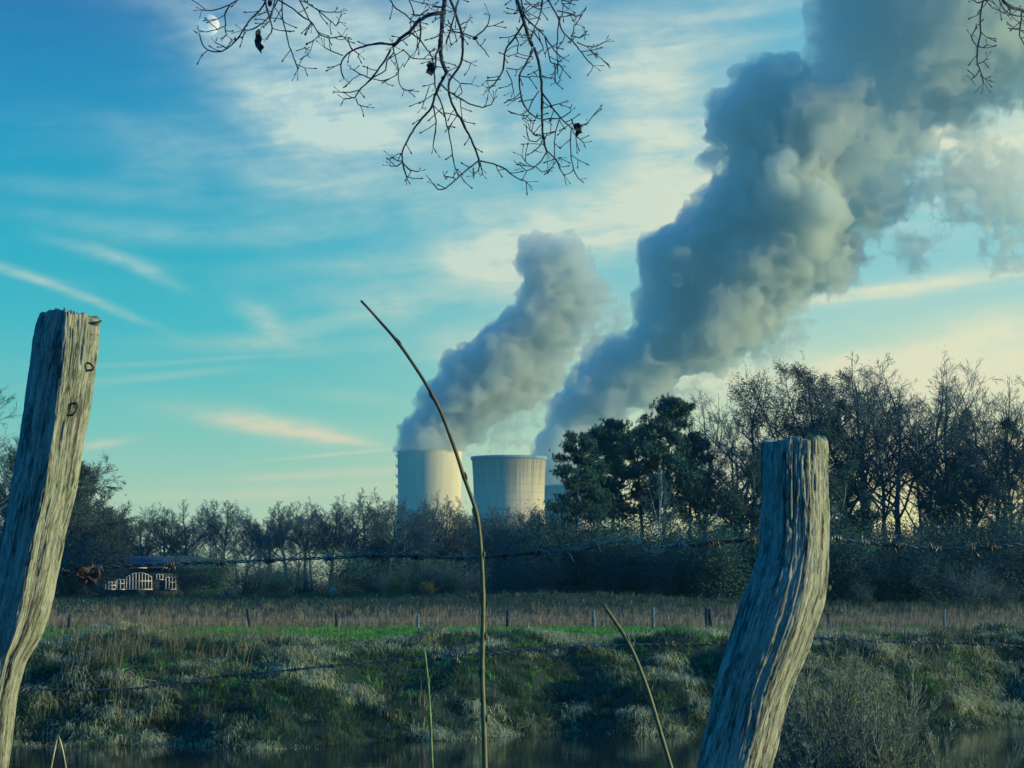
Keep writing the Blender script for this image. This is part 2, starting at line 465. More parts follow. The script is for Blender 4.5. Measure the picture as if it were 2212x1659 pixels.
def tower(X, Ytop, D, width, hgt, throat, flare, label, mat, ribs=0, rim=True, ladder=False):
    top = at(X, Ytop, D); rt = width * unit(D) / 2
    base = np.array((top[0], D, top[2] - hgt))
    o = thing('cooling_tower', label, 'cooling tower', base)
    nz, na = 60, 192
    zz = np.linspace(0, hgt, nz)
    zt = hgt * 0.70
    rr = np.where(zz > zt, throat * rt * np.sqrt(1 + ((zz - zt) / (hgt - zt)) ** 2 * (1 / throat ** 2 - 1)), throat * rt * np.sqrt(1 + ((zz - zt) / zt) ** 2 * (flare ** 2 - 1)))
    th = np.arange(na) * 2 * math.pi / na
    rib = 1 + 0 * th
    def shell(r, z):
        return np.stack([r[:, None] * np.cos(th) * rib, r[:, None] * np.sin(th) * rib, np.repeat(z[:, None], na, 1)], -1).reshape(-1, 3)
    V = np.concatenate([shell(rr, zz), shell(rr[::-1] * 0.975, zz[::-1])])
    n2 = 2 * nz
    i = np.arange(n2 - 1)[:, None] * na; j = np.arange(na)[None]; j2 = (j + 1) % na
    F = np.stack([i + j, i + j2, i + na + j2, i + na + j], -1).reshape(-1, 4)
    part('shell', mesh('tower_shell', V, [F], mat, True), o)
    if rim:
        mb = MB(); a = np.linspace(0, 2 * math.pi, 97)
        z0, z1, r0, r1 = hgt - 2.2, hgt + 0.4, rt * 0.97, rt * 1.022
        prof = [(r0, z0 - .5), (r1, z0), (r1, z1), (r0, z1)]
        V = np.array([[(r * math.cos(t), r * math.sin(t), z) for r, z in prof] for t in a[:-1]]).reshape(-1, 3)
        i = np.arange(96)[:, None] * 4; i2 = ((np.arange(96) + 1) % 96)[:, None] * 4; j = np.arange(4)[None]; j2 = (j + 1) % 4
        part('rim_walkway', mesh('tower_rim', V, [np.stack([i + j, i2 + j, i2 + j2, i + j2], -1).reshape(-1, 4)], m_rim), o)
    if ladder:
        for k in range(int(hgt // 11)):
            z = hgt - 4 - k * 11.0
            r = float(np.interp(z, zz, rr))
            mb = MB(); mb.box((-r - 1.1, -1.0, z), (2.6, 3.5, 0.5)); mb.box((-r - 2.2, -1.0, z + 1.2), (0.25, 3.5, 2.2)); mb.box((-r - 0.8, -1.0, z - 1.6), (1.2, 1.0, 2.6))
            part('ladder_platform', mb.mesh('ladder_platform', m_rim), o)
    for k in range(0, 36):   # raking columns under the shell
        pass
    return o, base, rt

m_rim = material('rim_concrete', [(0.2, (0.10, 0.10, 0.10)), (0.8, (0.2, 0.2, 0.19))], 0.05)
m_tower_a = concrete('pale_ribbed_concrete', (0.37, 0.38, 0.30, 1), (0.46, 0.47, 0.37, 1), 110, 0.12, 0, 0, 0, 152)
m_tower_b = concrete('stained_concrete', (0.30, 0.31, 0.26, 1), (0.42, 0.42, 0.35, 1), 64, 0.16, 7.5, 60, 0, 125)
m_tower_c = concrete('grey_concrete', (0.3, 0.3, 0.28, 1), (0.4, 0.39, 0.36, 1), 60, 0.2, 7.5, 40, 0, 125)
TA, baseA, rA = tower(928, 975, 2500, 140, 152, 0.975, 1.45, 'tall pale ribbed cooling tower, leftmost, under the smaller steam plume', m_tower_a, 110, False, True)
TB, baseB, rB = tower(1099.5, 988, 2150, 162, 125, 0.945, 1.35, 'wide grey cooling tower with dark stained rim, in the middle, without a plume', m_tower_b, 0)
TC, baseC, rC = tower(1232, 1050, 3000, 118, 125, 0.95, 1.35, 'dim far cooling tower half hidden by the pines, under the largest plume', m_tower_c, 0)

# ------------------------------------------------------------------ steam plumes
def surface_nets(Fd, org, h):
    S = Fd < 0
    c = [S[dx:S.shape[0] - 1 + dx, dy:S.shape[1] - 1 + dy, dz:S.shape[2] - 1 + dz] for dx in (0, 1) for dy in (0, 1) for dz in (0, 1)]
    cnt = sum(x.astype(np.int8) for x in c)
    act = np.argwhere((cnt > 0) & (cnt < 8))
    vid = -np.ones(cnt.shape, dtype=np.int64); vid[tuple(act.T)] = np.arange(len(act))
    corners = np.array([(dx, dy, dz) for dx in (0, 1) for dy in (0, 1) for dz in (0, 1)])
    val = np.stack([Fd[tuple((act + k).T)] for k in corners], 1)
    acc = np.zeros((len(act), 3)); num = np.zeros(len(act))
    for a in range(8):
        for b2 in range(a + 1, 8):
            if np.abs(corners[a] - corners[b2]).sum() != 1: continue
            va, vb = val[:, a], val[:, b2]; m = (va < 0) != (vb < 0)
            t = np.where(m, va / np.where(m, va - vb, 1), 0)
            p = corners[a] + t[:, None] * (corners[b2] - corners[a])
            acc += np.where(m[:, None], p, 0); num += m
    V = (act + acc / num[:, None]) * h + org
    quads = []
    for ax in range(3):
        u, w = (ax + 1) % 3, (ax + 2) % 3
        sl0 = [slice(None)] * 3; sl1 = [slice(None)] * 3
        sl0[ax] = slice(0, -1); sl1[ax] = slice(1, None)
        A_, B_ = S[tuple(sl0)], S[tuple(sl1)]
        e = np.argwhere(A_ != B_)
        e = e[(e[:, u] > 0) & (e[:, w] > 0) & (e[:, u] < S.shape[u] - 1) & (e[:, w] < S.shape[w] - 1)]
        du = np.zeros(3, int); du[u] = 1; dw = np.zeros(3, int); dw[w] = 1
        q = np.stack([vid[tuple((e - du - dw).T)], vid[tuple((e - dw).T)], vid[tuple(e.T)], vid[tuple((e - du).T)]], 1)
        flip = ~A_[tuple(e.T)]
        q[flip] = q[flip][:, ::-1]
        quads.append(q)
    return V, np.concatenate(quads)

def steam_mesh(name, balls, D, h, amp, scale, k_soft, seed, mat, clip=None, kids=((9, 0.38), (7, 0.42)), inner=None, thr=0.35):
    """one closed bumpy body out of overlapping balls (X, Y, r in photo units at distance D)"""
    rg = np.random.default_rng(seed)
    C = np.array([at(X, Y, D) for X, Y, r in balls]); Rr = np.array([r for _, _, r in balls]) * unit(D)
    C[:, 1] += rg.uniform(-0.35, 0.35, len(C)) * Rr
    for nk, fr in kids:          # smaller heads budding from every ball
        u = rg.normal(size=(len(C), nk, 3)); u /= np.linalg.norm(u, axis=-1)[..., None]
        c2 = (C[:, None] + u * Rr[:, None, None] * rg.uniform(0.80, 1.0, (len(C), nk, 1))).reshape(-1, 3)
        r2 = (Rr[:, None] * fr * rg.uniform(0.6, 1.25, (len(C), nk))).ravel()
        keep = r2 > 1.6 * h
        C = np.concatenate([C, c2[keep]]); Rr = np.concatenate([Rr, r2[keep]])
    lo = (C - Rr[:, None] * 1.4).min(0) - 3 * h; hi = (C + Rr[:, None] * 1.4).max(0) + 3 * h
    n = np.ceil((hi - lo) / h).astype(int)
    g = np.stack(np.meshgrid(*[lo[a] + np.arange(n[a]) * h for a in range(3)], indexing='ij'), -1)
    acc = np.zeros(g.shape[:3]); loc = np.zeros(g.shape[:3])
    d = np.full(g.shape[:3], 1e3)
    for c, r in zip(C, Rr):
        i0 = np.maximum(((c - 1.6 * r - lo) / h).astype(int), 0); i1 = np.minimum(((c + 1.6 * r - lo) / h).astype(int) + 2, n)
        s = tuple(slice(a, b2) for a, b2 in zip(i0, i1))
        q = np.linalg.norm(g[s] - c, axis=-1) - r
        k = k_soft * r
        hh = np.clip(0.5 + 0.5 * (d[s] - q) / k, 0, 1)
        d[s] = d[s] * (1 - hh) + q * hh - k * hh * (1 - hh)
    base = scale * h
    near = np.abs(d) < 60
    P = g[near] / base
    wob = 0
    a, t = 1.0, 0.0
    for o in range(5):       # pillowy ridged noise: cauliflower heads
        v = vnoise(P * (1.9 ** o) + 5.7 * o + seed)
        wob = wob + a * (1 - np.abs(2 * v - 1) * 1.6); t += a; a *= 0.64
    d[near] -= amp * (wob / t - thr) * 2
    if clip is not None:
        d = np.maximum(d, clip(g))
    for ax in range(3):
        for side in (0, -1):
            sl = [slice(None)] * 3; sl[ax] = side; d[tuple(sl)] = 5.0
    V, Q = surface_nets(d, lo, h)
    out = [mesh(name, V, [Q], mat, True)]
    if inner:
        V, Q = surface_nets(d + inner[0], lo, h)
        out.append(mesh('steam_core', V, [Q], inner[1], True))
    return out

def steam_mat(name, density, color, aniso=0.5):
    m = bpy.data.materials.new(name); m.use_nodes = True
    N = Nodes(m.node_tree); N.n.remove(N.n['Principled BSDF'])
    v = N.new('ShaderNodeVolumePrincipled')
    v.inputs['Color'].default_value = color; v.inputs['Density'].default_value = density; v.inputs['Anisotropy'].default_value = aniso
    N.l.new(v.outputs[0], N.n['Material Output'].inputs['Volume'])
    m.cycles.homogeneous_volume = True
    return m
SC = (0.75, 0.86, 0.89, 1)
m_steam = steam_mat('outer_steam', 0.055, SC)
m_core = steam_mat('core_steam', 0.02, SC)
m_steam_l = steam_mat('outer_steam_small', 0.065, SC)
m_core_l = steam_mat('core_steam_small', 0.035, SC)
m_upper = steam_mat('upper_steam', 0.026, SC)
m_wisp = steam_mat('thin_steam', 0.03, SC)
m_wisp_l = steam_mat('thin_steam_small', 0.03, SC)

LEFT = [(925, 975, 60), (925, 950, 48), (930, 930, 48), (905, 940, 34), (960, 920, 50), (980, 880, 56), (950, 880, 42), (1010, 850, 60), (1040, 815, 62), (1000, 805, 42), (1025, 772, 24), (1080, 800, 70), (1100, 750, 62), (1062, 765, 36), (1130, 795, 62), (1150, 745, 58), (1165, 690, 52), (1190, 705, 55), (1200, 645, 55), (1190, 595, 48), (1160, 560, 38), (1190, 532, 28), (1220, 560, 40), (1240, 600, 42), (1290, 625, 26), (1250, 650, 36), (1225, 535, 26), (1138, 572, 20), (1060, 868, 44), (1000, 925, 38), (1110, 840, 44), (1210, 760, 26), (1145, 640, 22)]
LEFT_W = [(1100, 915, 34), (1075, 945, 30), (1130, 895, 30), (1165, 860, 26), (1045, 965, 22), (1220, 800, 26), (1240, 740, 30), (1290, 685, 34), (1265, 700, 40), (1310, 640, 26), (1030, 940, 26), (1185, 830, 24), (1020, 985, 14), (1045, 955, 24), (1060, 930, 28), (1120, 925, 30), (1150, 905, 30), (1180, 860, 28), (1300, 650, 34), (1330, 690, 30), (1270, 740, 30), (1270, 560, 22), (1330, 660, 22)]
RIGHT = [(1230, 1050, 50), (1225, 1010, 55), (1205, 960, 46), (1230, 920, 50), (1255, 880, 50), (1300, 850, 62), (1318, 778, 46), (1375, 790, 64), (1400, 830, 46), (1440, 745, 74), (1430, 665, 48), (1480, 690, 74), (1520, 740, 62), (1450, 575, 66), (1425, 540, 38), (1510, 600, 90), (1560, 680, 82), (1535, 525, 78), (1600, 600, 100), (1640, 680, 50), (1610, 480, 95), (1690, 560, 92), (1770, 560, 70), (1605, 410, 62), (1690, 440, 110), (1640, 335, 66), (1595, 250, 62), (1560, 280, 34), (1640, 185, 56), (1690, 180, 48), (1715, 300, 110), (1540, 335, 24), (1518, 345, 14), (1790, 380, 115), (1790, 270, 105), (1850, 190, 105), (1890, 300, 95), (1860, 90, 95), (1810, 40, 62), (1920, 60, 115), (1960, 190, 100), (2020, 100, 125), (2060, 170, 80), (2130, 130, 80), (2100, 0, 140), (2000, -20, 140), (2150, 60, 85), (1890, 410, 66), (1815, 590, 34), (1900, -120, 150), (2100, -160, 180), (2250, -40, 150), (2300, 130, 100)]
RIGHT_W = [(2080, 380, 62), (2150, 400, 66), (2030, 400, 48), (1985, 400, 40), (2200, 430, 60), (1955, 535, 36), (1975, 560, 30), (2150, 500, 44), (2090, 260, 52), (2060, 230, 60), (2130, 450, 50), (2170, 545, 36), (1705, 715, 34), (1728, 690, 24), (1680, 745, 30), (2000, 330, 44), (1560, 815, 34), (1640, 775, 34), (1500, 850, 34), (1880, 470, 46), (1930, 440, 40), (1850, 520, 44), (1440, 870, 34), (2250, 500, 60), (2060, 450, 44), (2110, 340, 50), (2180, 360, 54), (2020, 520, 30), (2200, 560, 30), (2130, 410, 60), (1770, 640, 24), (2190, 200, 50)]

def plume(name, label, lists, base):
    o = thing(name, label, 'steam plume', base)
    for nm, args in lists:
        for k, me in enumerate(steam_mesh(nm, *args)):
            p = part('steam_core' if k else nm, me, o)
            p.matrix_parent_inverse = Matrix.Translation(-Vector(base))
    return o
clipA = lambda g: np.where(g[..., 2] < baseA[2] + 152 - 1.0, np.maximum(np.hypot(g[..., 0] - baseA[0], g[..., 1] - baseA[1]) - rA * 0.96, baseA[2] + 140 - g[..., 2]), -50.0)
clipC = lambda g: np.where(g[..., 2] < baseC[2] + 125 - 1.0, np.maximum(np.hypot(g[..., 0] - baseC[0], g[..., 1] - baseC[1]) - rC * 0.94, baseC[2] + 112 - g[..., 2]), -50.0)
W_KIDS = ((9, 0.45), (6, 0.5))
UPPER = [b2 for b2 in RIGHT if b2[0] >= 1780 and b2[1] <= 420]
LOWER = [b2 for b2 in RIGHT if b2 not in UPPER]
K3 = ((12, 0.26), (8, 0.42), (5, 0.45))
PL = plume('steam_plume', 'smaller grey steam plume leaning right from the tall pale cooling tower', [('dense_steam', (LEFT, 2500, 2.2, 5.0, 7.0, 0.5, 3, m_steam_l, clipA, K3, (9.0, m_core_l))), ('thin_wisp', (LEFT_W, 2500, 2.2, 16.0, 7.0, 0.2, 5, m_wisp_l, None, W_KIDS, None, 0.60))], Vector(baseA) + Vector((0, 0, 145)))
PR = plume('steam_plume', 'huge blue grey steam plume rising to the top right corner behind the pines', [('dense_steam', (LOWER, 3000, 2.9, 8.0, 8.0, 0.5, 8, m_steam, clipC, K3, (16.0, m_core))), ('upper_steam', (UPPER, 3000, 3.6, 15.0, 8.0, 0.5, 9, m_upper, None, K3[:2])), ('thin_wisp', (RIGHT_W, 3000, 3.2, 27.0, 7.0, 0.2, 12, m_wisp, None, W_KIDS, None, 0.60))], Vector(baseC) + Vector((0, 0, 118)))

# ------------------------------------------------------------------ moon, half lit by the sun
MD = 15000.0
mc = at(451, 54, MD)
mr = 23.5 * unit(MD)
m_moon = bpy.data.materials.new('moon_rock'); m_moon.use_nodes = True
N = Nodes(m_moon.node_tree); N.n.remove(N.n['Principled BSDF'])
t = N.new('ShaderNodeTexCoord')
cm = N.ramp(N.noise(t.outputs['Object'], 3.0 / mr, 4), [(0.35, (0.16, 0.17, 0.16, 1)), (0.65, (0.36, 0.34, 0.29, 1))])
df = N.new('ShaderNodeBsdfDiffuse'); N.l.new(cm, df.inputs[0])
tp = N.new('ShaderNodeBsdfTransparent'); ad = N.new('ShaderNodeAddShader')      # blue air lies in front of the moon's dark side
gm = N.new('ShaderNodeNewGeometry'); mxm = N.new('ShaderNodeMixShader'); N.l.new(gm.outputs['Backfacing'], mxm.inputs[0]); N.l.new(df.outputs[0], mxm.inputs[1])
N.l.new(mxm.outputs[0], ad.inputs[0]); N.l.new(tp.outputs[0], ad.inputs[1]); N.l.new(ad.outputs[0], N.n['Material Output'].inputs[0])
nu, nv = 48, 24
V = [(math.sin(math.pi * j / nv) * math.cos(2 * math.pi * i / nu) * mr, math.sin(math.pi * j / nv) * math.sin(2 * math.pi * i / nu) * mr, math.cos(math.pi * j / nv) * mr) for j in range(nv + 1) for i in range(nu)]
F = [(j * nu + i, (j + 1) * nu + i, (j + 1) * nu + (i + 1) % nu, j * nu + (i + 1) % nu) for j in range(nv) for i in range(nu)]
moon = part('moon', mesh('moon', V, [F], m_moon, True)); moon.location = mc
tag(moon, 'pale half moon in the blue sky behind the hanging twigs at the top left', 'moon')
# ------------------------------------------------------------------ trees
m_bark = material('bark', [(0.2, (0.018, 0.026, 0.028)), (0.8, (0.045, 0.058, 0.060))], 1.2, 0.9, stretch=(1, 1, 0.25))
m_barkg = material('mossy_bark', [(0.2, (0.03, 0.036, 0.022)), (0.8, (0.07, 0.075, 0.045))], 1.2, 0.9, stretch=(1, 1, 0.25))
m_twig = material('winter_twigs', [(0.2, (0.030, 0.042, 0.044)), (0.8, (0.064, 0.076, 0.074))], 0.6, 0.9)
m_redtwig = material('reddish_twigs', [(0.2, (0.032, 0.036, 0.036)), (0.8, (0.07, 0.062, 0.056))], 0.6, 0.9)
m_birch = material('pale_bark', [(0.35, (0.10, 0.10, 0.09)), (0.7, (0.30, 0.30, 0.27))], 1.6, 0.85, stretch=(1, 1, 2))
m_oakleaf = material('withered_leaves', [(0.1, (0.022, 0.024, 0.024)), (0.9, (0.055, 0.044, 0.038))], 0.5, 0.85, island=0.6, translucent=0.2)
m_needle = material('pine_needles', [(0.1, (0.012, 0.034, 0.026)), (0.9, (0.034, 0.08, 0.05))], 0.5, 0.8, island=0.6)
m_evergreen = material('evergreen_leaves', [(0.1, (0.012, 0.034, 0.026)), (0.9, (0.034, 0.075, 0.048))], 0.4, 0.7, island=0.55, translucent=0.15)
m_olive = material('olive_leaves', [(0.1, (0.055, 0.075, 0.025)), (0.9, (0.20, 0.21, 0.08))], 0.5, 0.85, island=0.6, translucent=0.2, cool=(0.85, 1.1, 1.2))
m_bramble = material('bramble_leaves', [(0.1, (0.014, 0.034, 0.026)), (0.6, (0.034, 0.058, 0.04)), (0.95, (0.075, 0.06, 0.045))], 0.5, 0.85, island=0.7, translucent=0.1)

def perp(d, rnd):
    v = Vector((rnd.gauss(0, 1), rnd.gauss(0, 1), rnd.gauss(0, 1)))
    v = v - d * v.dot(d)
    return v.normalized() if v.length > 1e-6 else Vector((1, 0, 0))

def grow(rnd, segs, tips, p, d, L, r, lvl, spec):
    """one branch in pieces, with side branches; spec[lvl] = (pieces, children, length ratio, angle, wobble, lift, start)"""
    k, nch, ratio, ang, wob, lift, start = spec[lvl]
    pts = []
    step = L / k
    rr = r
    for i in range(k):
        d = (d + perp(d, rnd) * rnd.uniform(0, wob) + Vector((0, 0, lift))).normalized()
        q = p + d * step
        r2 = r * (1 - 0.72 * (i + 1) / k) if lvl else r * (1 - 0.6 * (i + 1) / k)
        segs[min(lvl, 2)].append((p, q, rr, r2))
        pts.append((p, q, d.copy(), r2, (i + 0.5) / k))
        p, rr = q, r2
    if lvl + 1 < len(spec):
        for c in range(nch):
            t = start + (1 - start) * (c + rnd.random()) / nch
            i = min(int(t * k), k - 1)
            a, b, dd, r2, _ = pts[i]
            f = t * k - i
            o = a.lerp(b, f)
            an = ang * rnd.uniform(0.65, 1.25)
            nd = (dd * math.cos(an) + perp(dd, rnd) * math.sin(an)).normalized()
            shape = 1.0 - 0.25 * max(0, (t - start) / (1 - start)) if lvl == 0 else (1.0 - 0.4 * t)
            grow(rnd, segs, tips, o, nd, L * ratio * shape * rnd.uniform(0.75, 1.2), max(r2 * 0.62, 0.004), lvl + 1, spec)
    else:
        tips.append((p, d.copy()))
    if lvl < 2 and lvl + 1 < len(spec):
        grow(rnd, segs, tips, p, d, L * ratio * 0.6, rr, lvl + 1, spec)

def prism(mb, s, n, rmin):
    if s:
        mb.segs([x[0] for x in s], [x[1] for x in s], [max(x[2], rmin) for x in s], [max(x[3], rmin) for x in s], n)

def leaf_cards(mb, C, size, rg, flat=0.0, jit=0.0):
    """small bent leaf faces with random directions around the points C"""
    C = np.asarray(C, float); n = len(C)
    if jit: C = C + rg.normal(0, jit, (n, 3))
    a = rg.normal(size=(n, 3)); a[:, 2] *= (1 - flat); a /= np.linalg.norm(a, axis=1)[:, None]
    b = rg.normal(size=(n, 3)); b -= a * (a * b).sum(1)[:, None]; b /= np.linalg.norm(b, axis=1)[:, None]
    s = size * rg.uniform(0.6, 1.4, (n, 1))
    c = np.cross(a, b) * s * 0.25
    V = np.stack([C - a * s, C + b * s * .45 + c, C + a * s, C - b * s * .45 + c], 1).reshape(-1, 3)
    i = np.arange(n)[:, None] * 4
    mb.add(V, np.concatenate([i + np.array([[0, 1, 3]]), i + np.array([[1, 2, 3]])]))

# each prototype is (name of parts -> mesh, material) built once at its own height; trees are scaled copies
def deciduous(seed, h, limbs=11, spread=0.42, ang=0.85, lift=0.025, trunk_r=0.018, mats=(m_bark, m_twig), leaves=None, fork=0.28, twmin=0.012, wob=0.22, dense=1.0, tl=0.52, ratio=0.82, env=(0.40, 0.30)):
    rnd = random.Random(seed); segs = ([], [], []); tips = []
    spec = [(8, limbs, ratio, ang, 0.10, 0.02, fork), (7, int(8 * dense), 0.46, 0.7, wob, lift, 0.25), (4, int(7 * dense), 0.52, 0.7, wob, lift * .6, 0.15), (3, int(6 * dense), 0.6, 0.7, wob, 0.02, 0.1), (2, 0, 0, 0, wob, 0.04, 0)]
    grow(rnd, segs, tips, Vector((0, 0, -0.3)), Vector((rnd.uniform(-.06, .06), rnd.uniform(-.06, .06), 1)).normalized(), h * tl, h * trunk_r, 0, spec)
    # the crown ends in a rounded, uneven outline
    zmid, rz, rx = h * (1 - env[1] * 1.05), h * env[1] * 1.25, h * env[0]
    def inside(q):
        a = math.atan2(q[1], q[0])
        k = 1 + 0.13 * math.sin(3 * a + seed) + 0.10 * math.sin(7 * a + q[2] * 0.9 + seed * 2) + 0.06 * math.sin(13 * a - q[2] * 1.7)
        return (math.hypot(q[0], q[1]) / rx) ** 2 + ((q[2] - zmid) / (rz if q[2] > zmid else rz * 1.7)) ** 2 < k * k
    kept, cut, last = [], [], None
    for x in segs[1]:                      # a limb that leaves the crown ends there, with all that grows on it
        a = x[0]
        lost = bool(last) and last[0] and (a - last[1]).length < 1e-5
        if not lost:
            for c0, c1 in cut:
                e = c1 - c0; u = max(0.0, min(1.0, (a - c0).dot(e) / e.length_squared))
                if (c0 + e * u - a).length < 2e-3 and u > 1e-3:
                    lost = True
                    break
        lost = lost or not inside(x[1])
        (cut.append((x[0], x[1])) if lost else kept.append(x))
        last = (lost, x[1])
    segs = (segs[0], kept, [x for x in segs[2] if inside(x[1])])
    tips = [x for x in tips if inside(x[0])]
    t = MB(); prism(t, segs[0], 9, 0.03); prism(t, segs[1], 6, 0.02)
    c = MB(); prism(c, segs[2], 3, twmin)
    out = [('trunk', t.mesh('trunk', mats[0], True)), ('crown', c.mesh('crown', mats[1]))]
    if leaves:
        rg = np.random.default_rng(seed)
        T = np.array([x[0] for x in tips]); hh = T[:, 2].max()
        keep = rg.random(len(T)) < leaves[1]
        # withered leaves hang on in clumps
        keep &= fbm(T * 0.55 + seed, 2) > leaves[2]
        C = np.repeat(T[keep], leaves[3], 0)
        l = MB(); leaf_cards(l, C, leaves[4], rg, 0.2, 0.22)
        out.append(('leaves', l.mesh('leaves', leaves[0])))
    return out, float(np.percentile([x[0].z for x in tips], 99.5))

def pine(seed, h):
    rnd = random.Random(seed); rg = np.random.default_rng(seed)
    t = MB(); p = Vector((0, 0, -0.3)); d = Vector((rnd.uniform(-.05, .05), rnd.uniform(-.03, .03), 1)).normalized()
    P = [p]; 
    for i in range(14):
        d = (d + Vector((rnd.uniform(-.08, .08), rnd.uniform(-.05, .05), 0.1))).normalized(); p = p + d * (h / 14); P.append(p)
    r = np.linspace(h * 0.019, 0.05, len(P)); t.tube(P, r, 9)
    pads = []
    nb = 38
    for b in range(nb):
        f = 0.46 + 0.52 * (b + rnd.random()) / nb
        i = min(int(f * 14), 13); o = P[i].lerp(P[i + 1], f * 14 - i)
        a = rnd.uniform(0, 2 * math.pi)
        L = h * (0.34 * (1 - f) ** 0.6 + 0.05) * rnd.uniform(0.6, 1.25)
        up = 0.05 + 0.9 * max(0, f - 0.6)
        dd = Vector((math.cos(a), math.sin(a), up)).normalized(); q = o; pts = [q]
        for s in range(5):
            dd = (dd + Vector((rnd.uniform(-.2, .2), rnd.uniform(-.2, .2), rnd.uniform(-.12, .2)))).normalized(); q = q + dd * L / 5; pts.append(q)
            if s >= 2:
                for e in range(3):
                    off = perp(dd, rnd); off.z *= 0.4
                    tip = q + off * rnd.uniform(.35, 1.0) * L * 0.22
                    t.segs([q], [tip], [0.025], [0.015], 3); pads.append(tip)
            pads.append(q) if s >= 2 else None
        t.tube(pts, np.linspace(0.075 * (1.3 - f), 0.02, 6), 5)
    # needle tufts: many narrow blades radiating from each pad
    C = np.array([tuple(x) for x in pads]); C = np.repeat(C, 7, 0) + rg.normal(0, (0.38, 0.38, 0.17), (len(C) * 7, 3)) * (h / 16)
    n = 14; O = np.repeat(C, n, 0); dv = rg.normal(size=(len(O), 3)); dv[:, 2] += 0.5; dv /= np.linalg.norm(dv, axis=1)[:, None]
    sd = np.cross(dv, rg.normal(size=dv.shape)); sd /= np.linalg.norm(sd, axis=1)[:, None]
    L = rg.uniform(.22, .42, (len(O), 1)) * (h / 16)
    V = np.stack([O - sd * .035, O + sd * .035, O + dv * L], 1).reshape(-1, 3)
    c = MB(); c.add(V, np.arange(len(V)).reshape(-1, 3))
    return [('trunk', t.mesh('trunk', m_bark, True)), ('crown', c.mesh('crown', m_needle))], h

def bush(seed, h, w, mat, n=2600, size=0.13, stems=14, twmat=m_twig, twigs=260, bare=0.0):
    rnd = random.Random(seed); rg = np.random.default_rng(seed)
    s = MB(); pts = []
    for k in range(stems):
        a = rnd.uniform(0, 2 * math.pi); lean = rnd.uniform(0.05, 0.75)
        d = Vector((math.cos(a) * lean, math.sin(a) * lean, 1)).normalized(); p = Vector((rnd.uniform(-.2, .2) * w, rnd.uniform(-.2, .2) * w, -0.3)); P = [p]
        L = h * rnd.uniform(0.65, 1.12)
        for i in range(6):
            d = (d + perp(d, rnd) * rnd.uniform(0, .25) + Vector((math.cos(a), math.sin(a), 0)) * 0.06 * w / h).normalized(); p = p + d * L / 6; P.append(p)
            if i >= 1: pts.append((p, d.copy()))
        s.tube(P, np.linspace(0.05, 0.015, 7) * max(1, h / 5), 4)
    o, e = [], []
    for k in range(twigs):
        p, d = pts[rnd.randrange(len(pts))]
        q = p + (d * 0.6 + perp(d, rnd) * 0.8 + Vector((0, 0, .25))) * h * rnd.uniform(.08, .24)
        o.append(p); e.append(q); pts.append((q, (q - p).normalized()))
    s.segs(o, e, [0.016] * len(o), [0.009] * len(o), 3)
    out = [('stems', s.mesh('stems', twmat, False))]
    T = np.array([tuple(x[0]) for x in pts]); T = T[T[:, 2] > 0.05 * h]
    if n:
        C = T[rg.integers(0, len(T), n)] + rg.normal(0, 0.075 * h, (n, 3))
        low = rg.random(n // 3); a = rg.uniform(0, 2 * math.pi, n // 3); rad = np.sqrt(rg.random(n // 3)) * w * 0.55
        C = np.concatenate([C, np.stack([np.cos(a) * rad, np.sin(a) * rad, low * h * 0.5], 1)])
        C[:, 2] = np.abs(C[:, 2])
        c = MB(); leaf_cards(c, C, size, rg)
        out.append(('foliage', c.mesh('foliage', mat)))
    return out, float(np.percentile(T[:, 2], 99)) + 0.06 * h

def plant(proto, name, label, cat, loc, h, rot, group=None, sx=1.0):
    """a copy of a prototype: an Empty at its foot with its parts"""
    parts, h0 = proto
    o = thing(name, label, cat, loc, group, rot)
    k = h / h0
    o.scale = (k * sx, k * sx, k)
    for nm, me in parts:
        part(nm, me, o)
    return o
def foot(X, D):
    p = at(X, 1290, D)
    return (p[0], D, float(ground_z(p[0], D)) - 0.05)
def height_to(X, Ytop, D):
    return float(at(X, Ytop, D)[2] - ground_z(at(X, 1290, D)[0], D))
rt = random.Random(5)

oakA = deciduous(1, 15, 11, ang=0.9, fork=0.55, tl=0.6, ratio=0.74)
oakB = deciduous(2, 15, 11, ang=0.8, lift=0.036, fork=0.56, tl=0.6, ratio=0.74)
oakC = deciduous(3, 15, 12, ang=0.9, lift=0.027, fork=0.52, tl=0.6, ratio=0.74)
oakD = deciduous(4, 15, 11, ang=0.75, lift=0.045, fork=0.6, tl=0.62, ratio=0.72)
tallA = deciduous(5, 20, 11, dense=0.86, ang=0.85, lift=0.041, trunk_r=0.014, fork=0.5, tl=0.66, ratio=0.72, env=(0.33, 0.31))
tallB = deciduous(6, 20, 11, dense=0.86, ang=0.95, lift=0.032, trunk_r=0.015, fork=0.48, tl=0.62, ratio=0.8, env=(0.37, 0.30))
tallC = deciduous(7, 20, 12, dense=0.82, ang=0.75, lift=0.045, trunk_r=0.014, fork=0.5, tl=0.7, ratio=0.66, env=(0.29, 0.33))
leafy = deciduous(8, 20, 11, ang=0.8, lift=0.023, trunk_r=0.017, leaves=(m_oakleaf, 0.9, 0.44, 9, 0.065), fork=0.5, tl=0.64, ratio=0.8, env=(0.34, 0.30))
redA = deciduous(9, 15, 22, ang=0.95, lift=0.023, trunk_r=0.016, mats=(m_bark, m_redtwig), fork=0.1, twmin=0.02, dense=1.3, leaves=(m_oakleaf, 0.6, 0.35, 2, 0.08), tl=0.76, ratio=0.7, env=(0.42, 0.46))
